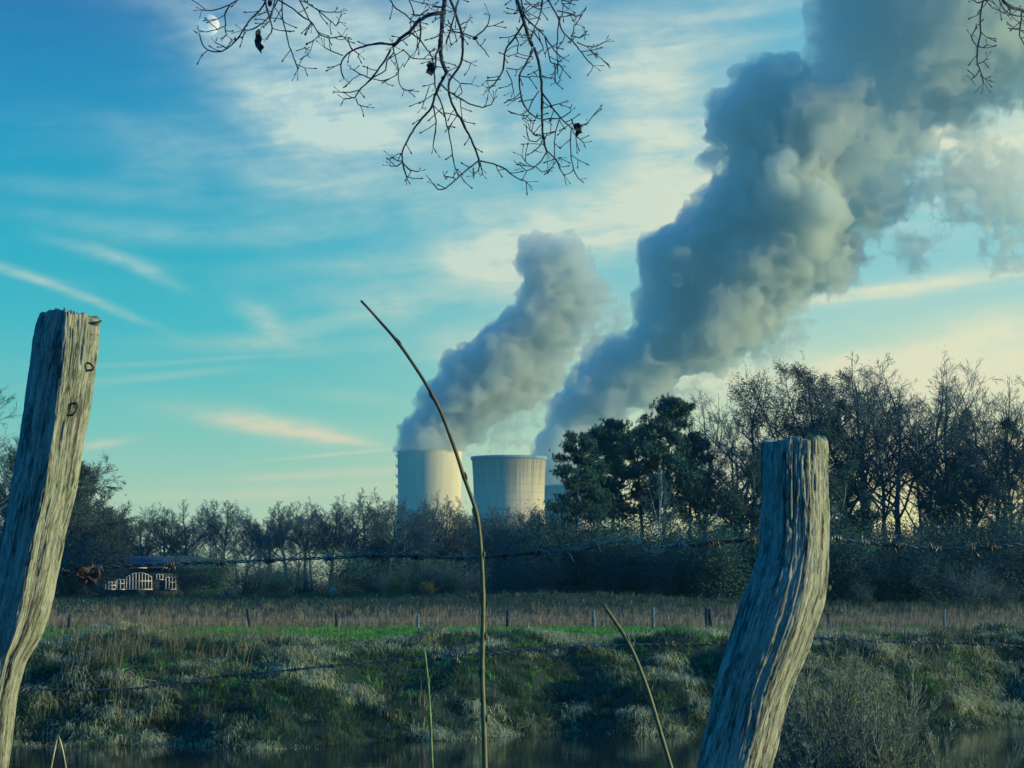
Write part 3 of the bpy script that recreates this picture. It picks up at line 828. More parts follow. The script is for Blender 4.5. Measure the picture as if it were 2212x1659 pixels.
ivy = deciduous(10, 16, 12, ang=0.9, lift=0.013, trunk_r=0.018, mats=(m_barkg, m_twig), leaves=(m_evergreen, 0.9, 0.40, 10, 0.08), fork=0.2, tl=0.8, ratio=0.46, env=(0.28, 0.45))
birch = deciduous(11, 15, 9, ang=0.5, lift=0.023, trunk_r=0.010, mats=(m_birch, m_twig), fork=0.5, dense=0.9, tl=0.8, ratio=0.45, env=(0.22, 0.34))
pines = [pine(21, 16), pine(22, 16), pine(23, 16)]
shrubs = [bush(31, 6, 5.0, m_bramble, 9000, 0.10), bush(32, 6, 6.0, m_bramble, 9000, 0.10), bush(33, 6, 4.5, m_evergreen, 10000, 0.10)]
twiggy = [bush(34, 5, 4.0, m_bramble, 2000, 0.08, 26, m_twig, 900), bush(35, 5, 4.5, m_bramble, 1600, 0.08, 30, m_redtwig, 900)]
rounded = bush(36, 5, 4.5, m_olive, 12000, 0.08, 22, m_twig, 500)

# --- far treeline beyond the meadow: X, Ytop, prototype, what singles it out
LINE = [
    (318, 1098, oakA, 'bare tree rising straight above the house with the arched window'),
    (352, 1090, oakB, 'slender bare tree just right of the house roof in the far treeline'),
    (402, 1083, oakC, 'round topped bare tree standing out highest above the dark bushes right of the house'),
    (472, 1101, oakD, 'isolated round crowned bare tree in the gap right of the house'),
    (528, 1128, oakA, 'low bare tree in the dip of the far treeline'),
    (575, 1108, oakB, 'bare tree at the right edge of the dip in the far treeline'),
    (618, 1102, oakC, 'fan shaped bare tree behind the pale round sign, left of the taller crowns'),
    (662, 1100, oakA, 'middle sized bare tree left of the tallest crowns in the far treeline'),
    (708, 1085, oakD, 'tall narrow bare tree above the pale round sign'),
    (748, 1081, oakC, 'tall broad bare tree midway between the house and the cooling towers'),
    (792, 1079, oakB, 'tallest bare tree left of the ribbed cooling tower'),
    (835, 1086, oakA, 'bare tree beside the left foot of the ribbed cooling tower'),
    (872, 1108, oakC, 'short bare tree in front of the shaded side of the ribbed cooling tower'),
    (915, 1092, oakD, 'bare tree in front of the middle of the ribbed cooling tower'),
    (962, 1088, oakB, 'bare tree covering the foot of the lit side of the ribbed cooling tower'),
    (1008, 1103, oakC, 'bare tree in the gap between the two big cooling towers'),
    (1058, 1098, oakA, 'bare tree in front of the left part of the wide stained cooling tower'),
    (1104, 1096, oakB, 'bare tree in front of the middle of the wide stained cooling tower'),
    (1150, 1092, oakD, 'bare tree in front of the lit right part of the wide stained cooling tower'),
    (1195, 1100, oakC, 'bare tree at the foot of the dim far cooling tower'),
]
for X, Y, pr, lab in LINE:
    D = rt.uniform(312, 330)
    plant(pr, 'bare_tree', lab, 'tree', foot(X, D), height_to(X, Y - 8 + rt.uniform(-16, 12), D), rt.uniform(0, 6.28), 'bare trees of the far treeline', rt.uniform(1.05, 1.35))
for k in range(24):
    X = 250 + k * 43 + rt.uniform(-14, 14); D = rt.uniform(340, 375)
    plant(rt.choice((oakA, oakB, oakC, oakD)), 'bare_tree', 'bare tree half hidden in the back row of the far treeline', 'tree', foot(X, D), height_to(X, rt.uniform(1118, 1150), D), rt.uniform(0, 6.28), 'back row of the far treeline')

# --- left edge: big dense trees behind the near left post
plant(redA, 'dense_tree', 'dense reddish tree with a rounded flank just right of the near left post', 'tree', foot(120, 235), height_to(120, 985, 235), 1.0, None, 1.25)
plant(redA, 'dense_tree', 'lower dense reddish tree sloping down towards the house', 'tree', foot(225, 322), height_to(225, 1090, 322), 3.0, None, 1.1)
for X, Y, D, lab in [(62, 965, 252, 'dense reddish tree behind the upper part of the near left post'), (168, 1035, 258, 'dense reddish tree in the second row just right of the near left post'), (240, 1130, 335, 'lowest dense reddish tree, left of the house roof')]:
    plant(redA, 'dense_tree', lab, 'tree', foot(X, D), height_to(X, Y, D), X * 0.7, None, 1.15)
for X, Y, D, lab in [(185, 1095, 326, 'tall dark shrub filling the gap below the reddish trees'), (60, 1080, 222, 'dark shrub behind the lower near left post'), (140, 1105, 318, 'tall dark shrub touching the near left post on its right'), (172, 1140, 322, 'tall dark shrub left of the house'), (10, 1060, 218, 'tall dark shrub at the left picture edge')]:
    plant(shrubs[1], 'shrub', lab, 'shrub', foot(X, D), height_to(X, Y, D), X * 0.3, None, 1.35)
plant(tallB, 'bare_tree', 'tall bare tree cut by the left picture edge behind the near left post', 'tree', foot(-15, 210), height_to(-15, 835, 210), 0.4, None, 1.25)
plant(tallA, 'bare_tree', 'bare tree mostly hidden behind the near left post', 'tree', foot(40, 225), height_to(40, 900, 225), 2.0, None, 1.2)

# --- pines and the right hand wood
for i, (X, Y, D, sx, lab) in enumerate([
    (1250, 942, 188, .72, 'leftmost pine of the wood, with its low branches reaching over the far cooling tower'),
    (1290, 925, 196, .8, 'pine with an open lower crown, second from the left side of the wood'),
    (1330, 905, 200, .8, 'pine with a clear knobby top between the leftmost pines and the tallest pine'),
    (1385, 925, 205, .8, 'pine with a flat top just left of the tallest pine'),
    (1437, 862, 198, .75, 'tallest pine, its narrow top standing above all the other pines'),
    (1484, 935, 204, .8, 'pine right of the tallest pine, next to the first bare trees')]):
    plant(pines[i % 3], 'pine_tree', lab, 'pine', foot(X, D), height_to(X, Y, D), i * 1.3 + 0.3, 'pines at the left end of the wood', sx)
WOOD = [
    (1515, 868, 215, tallA, 'bare tree with a thin grey crown just right of the pines'),
    (1570, 878, 225, tallB, 'low bare tree between the grey crowned trees left of the near right post'),
    (1606, 818, 208, tallB, 'round grey crowned bare tree directly left of the leafy oak'),
    (1725, 778, 205, leafy, 'broad oak still holding brown leaves, above the near right post'),
    (1798, 792, 210, leafy, 'smaller oak with brown leaves right behind the broad leafy oak'),
    (1872, 764, 204, tallC, 'bare tree with the two highest thin spires of the wood'),
    (1915, 795, 215, tallA, 'bare tree just right of the two thin spires'),
    (1952, 782, 204, tallB, 'broad fan crowned bare tree in the middle of the right wood'),
    (2012, 774, 208, tallA, 'tall bare tree with a flat wide top right of the broad fan crown'),
    (2068, 786, 206, tallC, 'bare tree at the right shoulder of the wood where the crowns step down'),
    (2118, 822, 210, tallB, 'lower bare tree past the right shoulder of the wood'),
    (2160, 838, 222, tallA, 'lowest bare tree in the notch near the right picture edge'),
    (2200, 812, 204, tallC, 'bare tree touching the right picture edge'),
]
for X, Y, D, pr, lab in WOOD:
    nm = 'oak_tree' if pr is leafy else 'bare_tree'
    plant(pr, nm, lab, 'tree', foot(X, D), height_to(X, Y, D), rt.uniform(0, 6.28), 'bare trees of the right wood' if nm == 'bare_tree' else 'oaks with brown leaves', rt.uniform(.95, 1.15) * (1.15 if pr is leafy else 1))
for k in range(8):
    X = 1500 + k * 95 + rt.uniform(-16, 16); D = rt.uniform(226, 250)
    plant(rt.choice((tallA, tallB, tallC)), 'bare_tree', 'bare tree half hidden in the back row of the right wood', 'tree', foot(X, D), height_to(X, rt.uniform(840, 900), D), rt.uniform(0, 6.28), 'back row of the right wood', .9)
for X, Y, D, lab in [(1660, 985, 196, 'ivy clad tree behind the top of the near right post, left side'), (1735, 905, 200, 'dark ivy clad tree filling the space under the leafy oak'), (1800, 1000, 197, 'ivy clad tree right of the near right post top'), (1600, 985, 200, 'ivy clad tree between the pines and the near right post'), (2100, 960, 200, 'ivy clad tree below the right shoulder of the wood'), (2190, 985, 196, 'ivy clad tree at the right picture edge'), (2050, 900, 216, 'ivy clad tree behind the flat topped tree')]:
    plant(ivy, 'ivy_tree', lab, 'tree', foot(X, D), height_to(X, Y, D), rt.uniform(0, 6.28), 'ivy clad trees in the right wood', 1.1)
plant(birch, 'birch_tree', 'slim tree with a pale trunk under the tallest pine', 'tree', foot(1418, 190), height_to(1418, 1010, 190), 0.5)
# trees of the same wood beyond the right edge of the picture: they shade it from the low sun
for k in range(12):
    X = 2260 + k * 85 + rt.uniform(-20, 20); D = rt.uniform(196, 245)
    plant(rt.choice((tallA, tallB, ivy)), 'bare_tree', 'bare tree of the wood beyond the right picture edge', 'tree', foot(X, D), height_to(X, rt.uniform(800, 860), D), rt.uniform(0, 6.28), 'wood beyond the right edge')

# --- undergrowth
for k in range(30):
    X = 1120 + k * 40 + rt.uniform(-18, 18); D = rt.uniform(180, 192)
    Y = np.interp(X, [1100, 1200, 1300, 1500, 1650, 1900, 2212], [1180, 1108, 1112, 1128, 1125, 1135, 1110]) + rt.uniform(-25, 30)
    plant(shrubs[k % 3], 'shrub', 'dark dense shrub along the foot of the right wood', 'shrub', foot(X, D), height_to(X, Y, D), rt.uniform(0, 6.28), 'dark shrubs at the foot of the right wood', 0.95)
for k in range(20):
    X = 1100 + k * 60 + rt.uniform(-18, 18); D = rt.uniform(200, 222)
    plant(shrubs[k % 3], 'shrub', 'shadowed shrub deep inside the right wood', 'shrub', foot(X, D), height_to(X, rt.uniform(1075, 1130), D), rt.uniform(0, 6.28), 'shrubs inside the right wood', 1.0)
for k in range(34):
    X = 160 + k * 31 + rt.uniform(-12, 12); D = rt.uniform(298, 308)
    if 215 < X < 455: D = rt.uniform(316, 322)
    Y = rt.uniform(1168, 1240)
    if 215 < X < 455: Y = rt.uniform(1172, 1195)
    plant(rt.choice(shrubs + twiggy), 'shrub', 'dark shrub in front of the far treeline', 'shrub', foot(X, D), height_to(X, Y, D), rt.uniform(0, 6.28), 'shrubs in front of the far treeline', 1.25)
for X, Y, D, sx, pr, nm, lab in [
    (850, 1234, 232, 1.15, rounded, 'round_bush', 'rounded yellowish bush in front of the treeline below the ribbed cooling tower'),
    (770, 1262, 240, 1.3, shrubs[1], 'shrub', 'low dark green bush left of the rounded yellowish bush'),
    (925, 1252, 236, 1.1, rounded, 'round_bush', 'smaller olive bush right of the rounded yellowish bush'),
    (660, 1240, 250, 1.3, shrubs[0], 'shrub', 'dark shrub left of the pale round sign'),
    (980, 1225, 228, 1.0, shrubs[2], 'shrub', 'dark evergreen shrub left of the tall near shoot'),
    (1090, 1215, 210, 1.1, shrubs[1], 'shrub', 'dark shrub at the left tip of the right wood, under the stained cooling tower'),
    (600, 1222, 262, 1.2, shrubs[2], 'shrub', 'evergreen shrub in the meadow edge below the dip in the treeline'),
    (505, 1262, 270, 1.2, twiggy[0], 'shrub', 'twiggy shrub between the house and the dip in the treeline'),
    (306, 1266, 268, .6, shrubs[2], 'shrub', 'small dark bush right in front of the big arched window'),
    (2100, 1205, 172, 1.2, twiggy[0], 'shrub', 'pale twiggy shrub in front of the wood near the right picture edge'),
    (2170, 1230, 165, 1.0, twiggy[1], 'shrub', 'leaning shrub with exposed stems at the lower right edge of the wood'),
    (1860, 1255, 170, 1.1, shrubs[0], 'shrub', 'low dark shrub just right of the near right post at the wood edge'),
    (150, 1215, 225, 1.0, shrubs[0], 'shrub', 'dark shrub between the near left post and the house')]:
    plant(pr, nm, lab, 'shrub', foot(X, D), height_to(X, Y, D), rt.uniform(0, 6.28), None, sx)
for k in range(16):
    X = 805 + k * 27 + rt.uniform(-9, 9); D = rt.uniform(332, 340)
    plant(rt.choice(shrubs), 'shrub', 'dark shrub behind the far treeline hiding the feet of the cooling towers', 'shrub', foot(X, D), height_to(X, rt.uniform(1122, 1150), D), rt.uniform(0, 6.28), 'shrubs behind the far treeline', 1.1)
# ------------------------------------------------------------------ grass: blades in drooping tussocks
def blades(O, dirs, L, w, droop, rg, mat, name):
    """curved tapering blades: O roots, dirs start directions, L lengths, droop 0..1"""
    n = len(O)
    h = dirs.copy(); h[:, 2] = 0; h /= np.linalg.norm(h, axis=1)[:, None] + 1e-9
    side = np.stack([-h[:, 1], h[:, 0], np.zeros(n)], 1)
    tw = rg.normal(0, 0.5, (n, 1)); side = side + np.array([[0, 0, 1]]) * tw * 0.4
    L = L[:, None]; w = w[:, None]; dr = droop[:, None]
    up = np.array([[0, 0, 1.0]])
    P1 = O + dirs * L * 0.42
    d2 = dirs * (1 - dr * 0.7) + h * dr * 0.7 - up * dr * 0.25
    P2 = P1 + d2 * L * 0.34
    d3 = dirs * (1 - dr) + h * dr * 0.75 - up * dr * 0.9
    P3 = P2 + d3 * L * 0.30
    V = np.stack([O - side * w * .5, O + side * w * .5, P1 - side * w * .45, P1 + side * w * .45, P2 - side * w * .3, P2 + side * w * .3, P3], 1).reshape(-1, 3)
    i = np.arange(n)[:, None] * 7
    return mesh(name, V, [i + np.array([[4, 5, 6]]), np.concatenate([i + np.array([[0, 1, 3, 2]]), i + np.array([[2, 3, 5, 4]])])], mat)

def grass_material(name, stops, scale, island=0.45, tr=0.25):
    m = material(name, stops, scale, 0.8, 4, island=island, translucent=tr, cool=(0.76, 1.02, 1.02))
    return m
m_drygrass = grass_material('dry_tussock_grass', [(0.1, (0.03, 0.05, 0.03)), (0.35, (0.18, 0.19, 0.12)), (0.56, (0.46, 0.43, 0.29)), (1.0, (0.74, 0.68, 0.5))], 0.45)
m_bankgrass = grass_material('dull_bank_grass', [(0.1, (0.015, 0.05, 0.045)), (0.5, (0.045, 0.09, 0.07)), (0.85, (0.12, 0.155, 0.11)), (1.0, (0.26, 0.27, 0.18))], 0.4)
m_greengrass = grass_material('meadow_grass', [(0.05, (0.02, 0.06, 0.022)), (0.4, (0.10, 0.30, 0.08)), (0.85, (0.22, 0.44, 0.10)), (1.0, (0.42, 0.45, 0.18))], 0.5)
m_deadstem = grass_material('dead_weed_stems', [(0.05, (0.06, 0.058, 0.052)), (0.6, (0.15, 0.13, 0.115)), (1.0, (0.27, 0.235, 0.20))], 0.6)
m_reed = grass_material('tall_dry_grass', [(0.05, (0.09, 0.075, 0.07)), (0.6, (0.20, 0.16, 0.145)), (1.0, (0.34, 0.30, 0.24))], 0.3)

def tussocks(seed, n, xr, yr, per, Lr, wr, keepf=None, spread=0.16, lean=0.75, droopr=(0.3, 1.0), flow=(0.0, -0.25)):
    rg = np.random.default_rng(seed)
    x = rg.uniform(*xr, n); y = rg.uniform(*yr, n)
    if keepf is not None:
        k = rg.random(n) < keepf(x, y); x, y = x[k], y[k]
    sz = rg.uniform(0.55, 1.3, len(x))
    x, y, sz = np.repeat(x, per), np.repeat(y, per), np.repeat(sz, per)
    a = rg.uniform(0, 2 * np.pi, len(x)); rad = np.abs(rg.normal(0, spread, len(x))) * sz
    ox, oy = x + np.cos(a) * rad, y + np.sin(a) * rad
    O = np.stack([ox, oy, ground_z(ox, oy) - 0.03], 1)
    ln = np.abs(rg.normal(0, lean * 0.6, len(x)))
    a2 = a + rg.normal(0, 0.6, len(x))
    d = np.stack([np.cos(a2) * ln + flow[0], np.sin(a2) * ln + flow[1], np.ones(len(x))], 1); d /= np.linalg.norm(d, axis=1)[:, None]
    L = rg.uniform(*Lr, len(x)) * sz
    w = rg.uniform(*wr, len(x))
    return O, d, L, w, rg.uniform(*droopr, len(x)), rg

def depth_from_water(x, y):
    return y - water_line(np.clip(x, -40, 40))
def patchy(s, lo, hi, off):
    return lambda x, y: sstep(lo, hi, fbm(np.stack([x * s, y * s, np.full_like(x, off)], -1), 3))
nz1 = patchy(0.30, 0.36, 0.60, 2.0)
green_zone = lambda x, y: np.clip(sstep(2.0, 7.0, depth_from_water(x, y)) * (0.35 + 1.0 * np.exp(-((x + 2.0) / 12.0) ** 2)), 0, 1)
# pale drooping tussocks on the slope down to the water
A = tussocks(41, 14500, (-25, 25), (53, 82), 38, (0.22, 0.52), (0.011, 0.022), lambda x, y: (depth_from_water(x, y) > -0.4) * (depth_from_water(x, y) < 15) * (0.65 + 0.35 * nz1(x, y)) * (1 - 0.4 * green_zone(x, y)), 0.2)
g = part('bank_grass', blades(*A[:5], A[5], m_bankgrass, 'bank_grass'))
tag(g, 'tangled dull grass covering the river bank', 'grass', kind='stuff')
nz2 = patchy(0.5, 0.44, 0.58, 8.0)
A = tussocks(47, 12500, (-25, 25), (53, 96), 60, (0.36, 0.74), (0.011, 0.022), lambda x, y: (depth_from_water(x, y) > -0.5) * (depth_from_water(x, y) < 26) * nz2(x, y) * (1 - 0.5 * green_zone(x, y)), 0.15, 0.9, (0.6, 1.2), (0.1, -0.4))
g = part('dry_tussock_grass', blades(*A[:5], A[5], m_drygrass, 'dry_tussock_grass'))
tag(g, 'pale drooping dry tussock grass on the river bank', 'grass', kind='stuff')
nz3 = patchy(0.4, 0.38, 0.56, 5.0)
B = tussocks(42, 15000, (-30, 30), (56, 118), 26, (0.14, 0.36), (0.010, 0.02), lambda x, y: (depth_from_water(x, y) > 1.0) * (0.22 + 0.78 * green_zone(x, y)) * (0.35 + 0.65 * nz3(x, y)), 0.14, 0.9)
g = part('meadow_grass', blades(*B[:5], B[5], m_greengrass, 'meadow_grass'))
tag(g, 'short green meadow grass above the bank', 'grass', kind='stuff')
# dead upright weeds on the left part of the bank and on the right
wz = lambda x, y: np.clip(np.exp(-((x + 11.5) / 4.0) ** 2) * sstep(2, 5, depth_from_water(x, y)) * 0.6 + 0.5 * sstep(7.0, 9.5, x) * sstep(1.0, 5, depth_from_water(x, y)) + 0.02, 0, 1) * (depth_from_water(x, y) > 0.3)
Cw = tussocks(43, 2600, (-26, 26), (58, 90), 16, (0.5, 1.05), (0.008, 0.016), wz, 0.2, 0.32, (0.0, 0.5), (0.05, -0.05))
g = part('dead_weeds', blades(*Cw[:5], Cw[5], m_deadstem, 'dead_weeds'))
tag(g, 'brownish dead weed stems standing on the bank', 'weeds', kind='stuff')
# belt of tall dry grass behind the meadow fence
Dr = tussocks(44, 9000, (-46, 46), (116.5, 165), 12, (0.30, 0.66), (0.014, 0.03), lambda x, y: 0.35 + 0.65 * (y < 128), 0.25, 0.22, (0.0, 0.4), (0.05, 0.0))
g = part('tall_dry_grass', blades(*Dr[:5], Dr[5], m_reed, 'tall_dry_grass'))
tag(g, 'belt of tall pinkish dry grass behind the meadow fence', 'grass', kind='stuff')
# grass on the low embankment in front of the wood
Eg = tussocks(45, 7000, (-70, 70), (160, 215), 8, (0.25, 0.6), (0.03, 0.06), None, 0.4, 0.5, (0.2, 0.8))
g = part('embankment_grass', blades(*Eg[:5], Eg[5], m_bankgrass, 'embankment_grass'))
tag(g, 'green grass on the low embankment in front of the wood', 'grass', kind='stuff')
# near bank, only its top is close to the picture
Fg = tussocks(46, 900, (-7, 7), (3.0, 26), 26, (0.10, 0.30), (0.004, 0.009), None, 0.12, 0.6)
g = part('near_bank_grass', blades(*Fg[:5], Fg[5], m_greengrass, 'near_bank_grass'))
tag(g, 'grass on the near bank below the old posts', 'grass', kind='stuff')
# ------------------------------------------------------------------ house behind the trees
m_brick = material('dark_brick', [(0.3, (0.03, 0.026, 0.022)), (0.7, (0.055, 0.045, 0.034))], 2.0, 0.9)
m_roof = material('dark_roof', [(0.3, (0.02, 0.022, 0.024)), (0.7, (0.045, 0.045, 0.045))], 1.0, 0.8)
m_white = material('white_paint', [(0.3, (0.42, 0.44, 0.43)), (0.7, (0.56, 0.56, 0.54))], 2.0, 0.6, cool=(1, 1, 1))
m_glass = bpy.data.materials.new('window_glass'); m_glass.use_nodes = True
_b = m_glass.node_tree.nodes['Principled BSDF']; _b.inputs['Base Color'].default_value = (0.01, 0.015, 0.02, 1); _b.inputs['Roughness'].default_value = 0.08
HD = 292.0
def hx(X): return at(X, 1290, HD)[0]
def hz_(Y): return at(300, Y, HD)[2]
hg = float(ground_z(hx(320), HD))
house = thing('brick_house', 'low dark brick house with white framed arched window behind the trees at left', 'house', (hx(320), HD, hg))
def local(me_parts): pass
ox, oy, oz = hx(320), HD, hg
x0, x1, zt = hx(205) - ox, hx(450) - ox, hz_(1226) - oz
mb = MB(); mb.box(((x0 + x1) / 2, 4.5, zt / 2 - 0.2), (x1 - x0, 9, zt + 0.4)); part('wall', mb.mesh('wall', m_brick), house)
mb = MB()
e = 0.5
V = [(x0 - e, -e, zt), (x1 + e, -e, zt), (x1 + e, 9 + e, zt), (x0 - e, 9 + e, zt), (x0 + 1.5, 4.5, zt + 1.5), (x1 - 1.5, 4.5, zt + 1.5)]
V += [(a, b2, c - 0.12) for a, b2, c in V[:4]]
mb.add(V, [(0, 4, 3), (1, 2, 5)], [(0, 1, 5, 4), (2, 3, 4, 5), (6, 9, 8, 7), (0, 6, 7, 1), (1, 7, 8, 2), (2, 8, 9, 3), (3, 9, 6, 0)])
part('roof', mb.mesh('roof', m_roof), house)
for a, b2 in ((284, 318), (352, 362), (372, 380)):
    mb = MB(); mb.box(((hx(a) + hx(b2)) / 2 - ox, -e - 0.04, zt - 0.05), (hx(b2) - hx(a), 0.06, 0.1))
    part('gutter', mb.mesh('gutter', m_white), house)
def window(Xa, Xb, Ya, Yb, bars, cross, arched=False):
    xa, xb, za, zb = hx(Xa) - ox, hx(Xb) - ox, hz_(Yb) - oz, hz_(Ya) - oz
    n = bars + 1; xs_ = np.linspace(xa, xb, n + 1); f = MB(); t = 0.10
    mid = (xa + xb) / 2
    top = lambda x: zb - (((x - mid) / (xb - mid)) ** 2 * 0.55 if arched else 0)
    for x in xs_: f.box((x, -0.06, (za + top(x)) / 2), (t, 0.1, top(x) - za))
    f.box((mid, -0.07, za), (xb - xa + 0.3, 0.12, t))
    for a, b2 in zip(xs_[:-1], xs_[1:]):
        f.tube([(a, -0.06, top(a)), ((a + b2) / 2, -0.06, top((a + b2) / 2)), (b2, -0.06, top(b2))], t / 2, 4)
    for c in cross:
        f.box((mid, -0.065, za + (zb - za) * c), (xb - xa, 0.11, t))
    fo = part('window', f.mesh('window_frame', m_white), house)
    g = MB(); k = len(xs_)
    V = [(x, -0.012, za) for x in xs_] + [(x, -0.012, top(x)) for x in xs_]
    g.add(V, None, [(i, i + 1, k + i + 1, k + i) for i in range(k - 1)])
    part('pane', g.mesh('pane', m_glass), fo)
window(228, 249, 1257, 1273, 2, (0.55,)); window(252, 268, 1252, 1273, 1, (0.6,))
window(273, 327, 1237, 1273, 7, (0.5,), True)
window(338, 351, 1241, 1252, 1, ()); window(358, 379, 1247, 1273, 2, (0.6,)); window(422, 429, 1254, 1270, 1, (0.4,)); window(437, 442, 1252, 1268, 0, ())
# low pale terrace wall left of the house lawn
m_wallp = material('pale_render', [(0.3, (0.34, 0.32, 0.24)), (0.7, (0.5, 0.46, 0.34))], 1.5, 0.85, cool=(1, 1, 1))
mb = MB(); a, b2 = at(158, 1303, 262), at(272, 1298, 262)
zg = float(ground_z((a[0] + b2[0]) / 2, 262))
L = b2[0] - a[0]
mb.box((0, 0, 0.1), (L, 0.35, 0.9)); mb.box((0, 0, 0.60), (L + 0.2, 0.5, 0.1))
for k in range(5): mb.box((-L / 2 + L * (k + .5) / 5, -0.2, 0.1), (0.3, 0.1, 0.85))
o = part('terrace_wall', mb.mesh('terrace_wall', m_wallp)); o.location = ((a[0] + b2[0]) / 2, 262, a[2] - 0.25)
tag(o, 'low pale wall lit along the lawn in front of the house', 'garden wall')

for X, Y, D_, lab in [(412, 1190, 286, 'dark shrub hiding the right end of the brick house'), (452, 1170, 283, 'tall dark shrub right of the brick house'), (345, 1278, 284, 'low dark bush under the small windows of the brick house'), (170, 1215, 286, 'dark shrub hiding the left end of the brick house'), (262, 1282, 284, 'low dark hedge under the left windows of the brick house')]:
    plant(shrubs[2], 'shrub', lab, 'shrub', foot(X, D_), height_to(X, Y, D_), X * 0.1, None, 0.8)
# round pale sign at the meadow edge
sg = at(720, 1277, 225); zgr = float(ground_z(sg[0], 225))
rs = thing('round_sign', 'small pale round sign in front of the dark shrubs left of centre', 'sign', (sg[0], 225, zgr))
mb = MB(); th = np.arange(20) * 2 * np.pi / 20; r = 9.5 * unit(225)
V = [(r * math.cos(t), -0.02, sg[2] - zgr + r * math.sin(t)) for t in th] + [(r * math.cos(t), 0.02, sg[2] - zgr + r * math.sin(t)) for t in th]
mb.add(V); me = None
F4 = [(i, (i + 1) % 20, 20 + (i + 1) % 20, 20 + i) for i in range(20)]
mb.F4.append(np.array(F4)); mb.F3.append(np.array([(0, i + 1, i) for i in range(1, 19)])); mb.F3.append(np.array([(20, 20 + i, 20 + i + 1) for i in range(1, 19)]))
m_sign = material('weathered_sign', [(0.3, (0.16, 0.17, 0.16)), (0.7, (0.24, 0.25, 0.24))], 3, 0.7, cool=(1, 1, 1))
part('disc', mb.mesh('disc', m_sign), rs)
mb = MB(); mb.tube([(0, 0.05, -0.2), (0, 0.05, sg[2] - zgr + r * 0.8)], 0.035, 6); part('pole', mb.mesh('pole', m_rim), rs)

# ------------------------------------------------------------------ meadow fence
m_postw = material('dark_fence_wood', [(0.3, (0.02, 0.02, 0.02)), (0.7, (0.045, 0.04, 0.035))], 3, 0.9, stretch=(6, 6, 1))
m_postg = material('grey_fence_wood', [(0.3, (0.06, 0.06, 0.055)), (0.7, (0.12, 0.11, 0.09))], 3, 0.9, stretch=(6, 6, 1))
m_wire = bpy.data.materials.new('old_steel_wire'); m_wire.use_nodes = True
_n = Nodes(m_wire.node_tree); _b = _n.n['Principled BSDF']
_b.inputs['Metallic'].default_value = 0.65; _b.inputs['Roughness'].default_value = 0.5
_g = _n.new('ShaderNodeNewGeometry')
_n.l.new(_n.ramp(_n.noise(_g.outputs['Position'], 14.0, 4), [(0.35, (0.04, 0.045, 0.045, 1)), (0.55, (0.11, 0.14, 0.14, 1)), (0.75, (0.22, 0.27, 0.27, 1))]), _b.inputs['Base Color'])
FENCE = [(150, 1330, 0.9, .05, m_postw, 'short post of the meadow fence next to the near left post'), (298, 1318, 0.95, .02, m_postg, 'grey post of the meadow fence below the house'), (541, 1315, 1.05, -.14, m_postw, 'leaning dark post of the meadow fence on the mound'), (728, 1325, .95, .0, m_postw, 'dark post of the meadow fence below the pale round sign'), (902, 1330, .9, .03, m_postg, 'thin grey post of the meadow fence left of the tall near shoot'), (1097, 1318, 1.0, .02, m_postw, 'dark post of the meadow fence just right of the tall near shoot'), (1283, 1318, 1.0, -.03, m_postg, 'stout grey post of the meadow fence left of the short near stick'), (1411, 1312, .9, .0, m_postg, 'pale thin post of the meadow fence right of the short near stick'), (1526, 1312, 1.0, .02, m_postw, 'dark post of the meadow fence next to its twin, left of the near right post'), (1537, 1314, 1.0, -.08, m_postw, 'slanting twin of the dark meadow fence post left of the near right post'), (1790, 1325, 1.0, .0, m_postw, 'post of the meadow fence half hidden by the near right post'), (2040, 1318, 1.0, .0, m_postg, 'grey post of the meadow fence at the far right')]
FD = 113.0
tops = []
for X, Y, hh, lean, mt, lab in FENCE:
    p = at(X, Y, FD); z = float(ground_z(p[0], FD)); h = max(p[2] - z, 0.75)
    r = 0.105 if mt is m_postw else 0.075
    mb = MB(); P = [(0, 0, -0.4), (0.01, 0, h * .35), (-0.01, 0, h * .7), (0.0, 0.0, h - 0.02), (0, 0, h)]
    mb.tube(P, [r, r * .98, r * .95, r * .92, r * .7], 9)
    o = part('fence_post', mb.mesh('fence_post', mt, False)); o.location = (p[0], FD, z); o.rotation_euler = (0, lean, 0)
    tag(o, lab, 'fence post', 'posts of the meadow fence'); tops.append((p[0], z, h))
for lv, lab in ((0.45, 'lower thin wire strung along the meadow fence posts'), (0.85, 'upper thin wire strung along the meadow fence posts')):
    P = []
    for (xa, za, ha), (xb, zb, hb) in zip(tops[:-1], tops[1:]):
        for t in (0, .25, .5, .75):
            P.append((xa + (xb - xa) * t, FD - 0.07, za + ha * lv + (zb + hb * lv - za - ha * lv) * t - 0.16 * t * (1 - t)))
    mb = MB(); mb.tube(P, 0.006, 4)
    tag(part('fence_wire', mb.mesh('fence_wire', m_wire)), lab, 'wire')

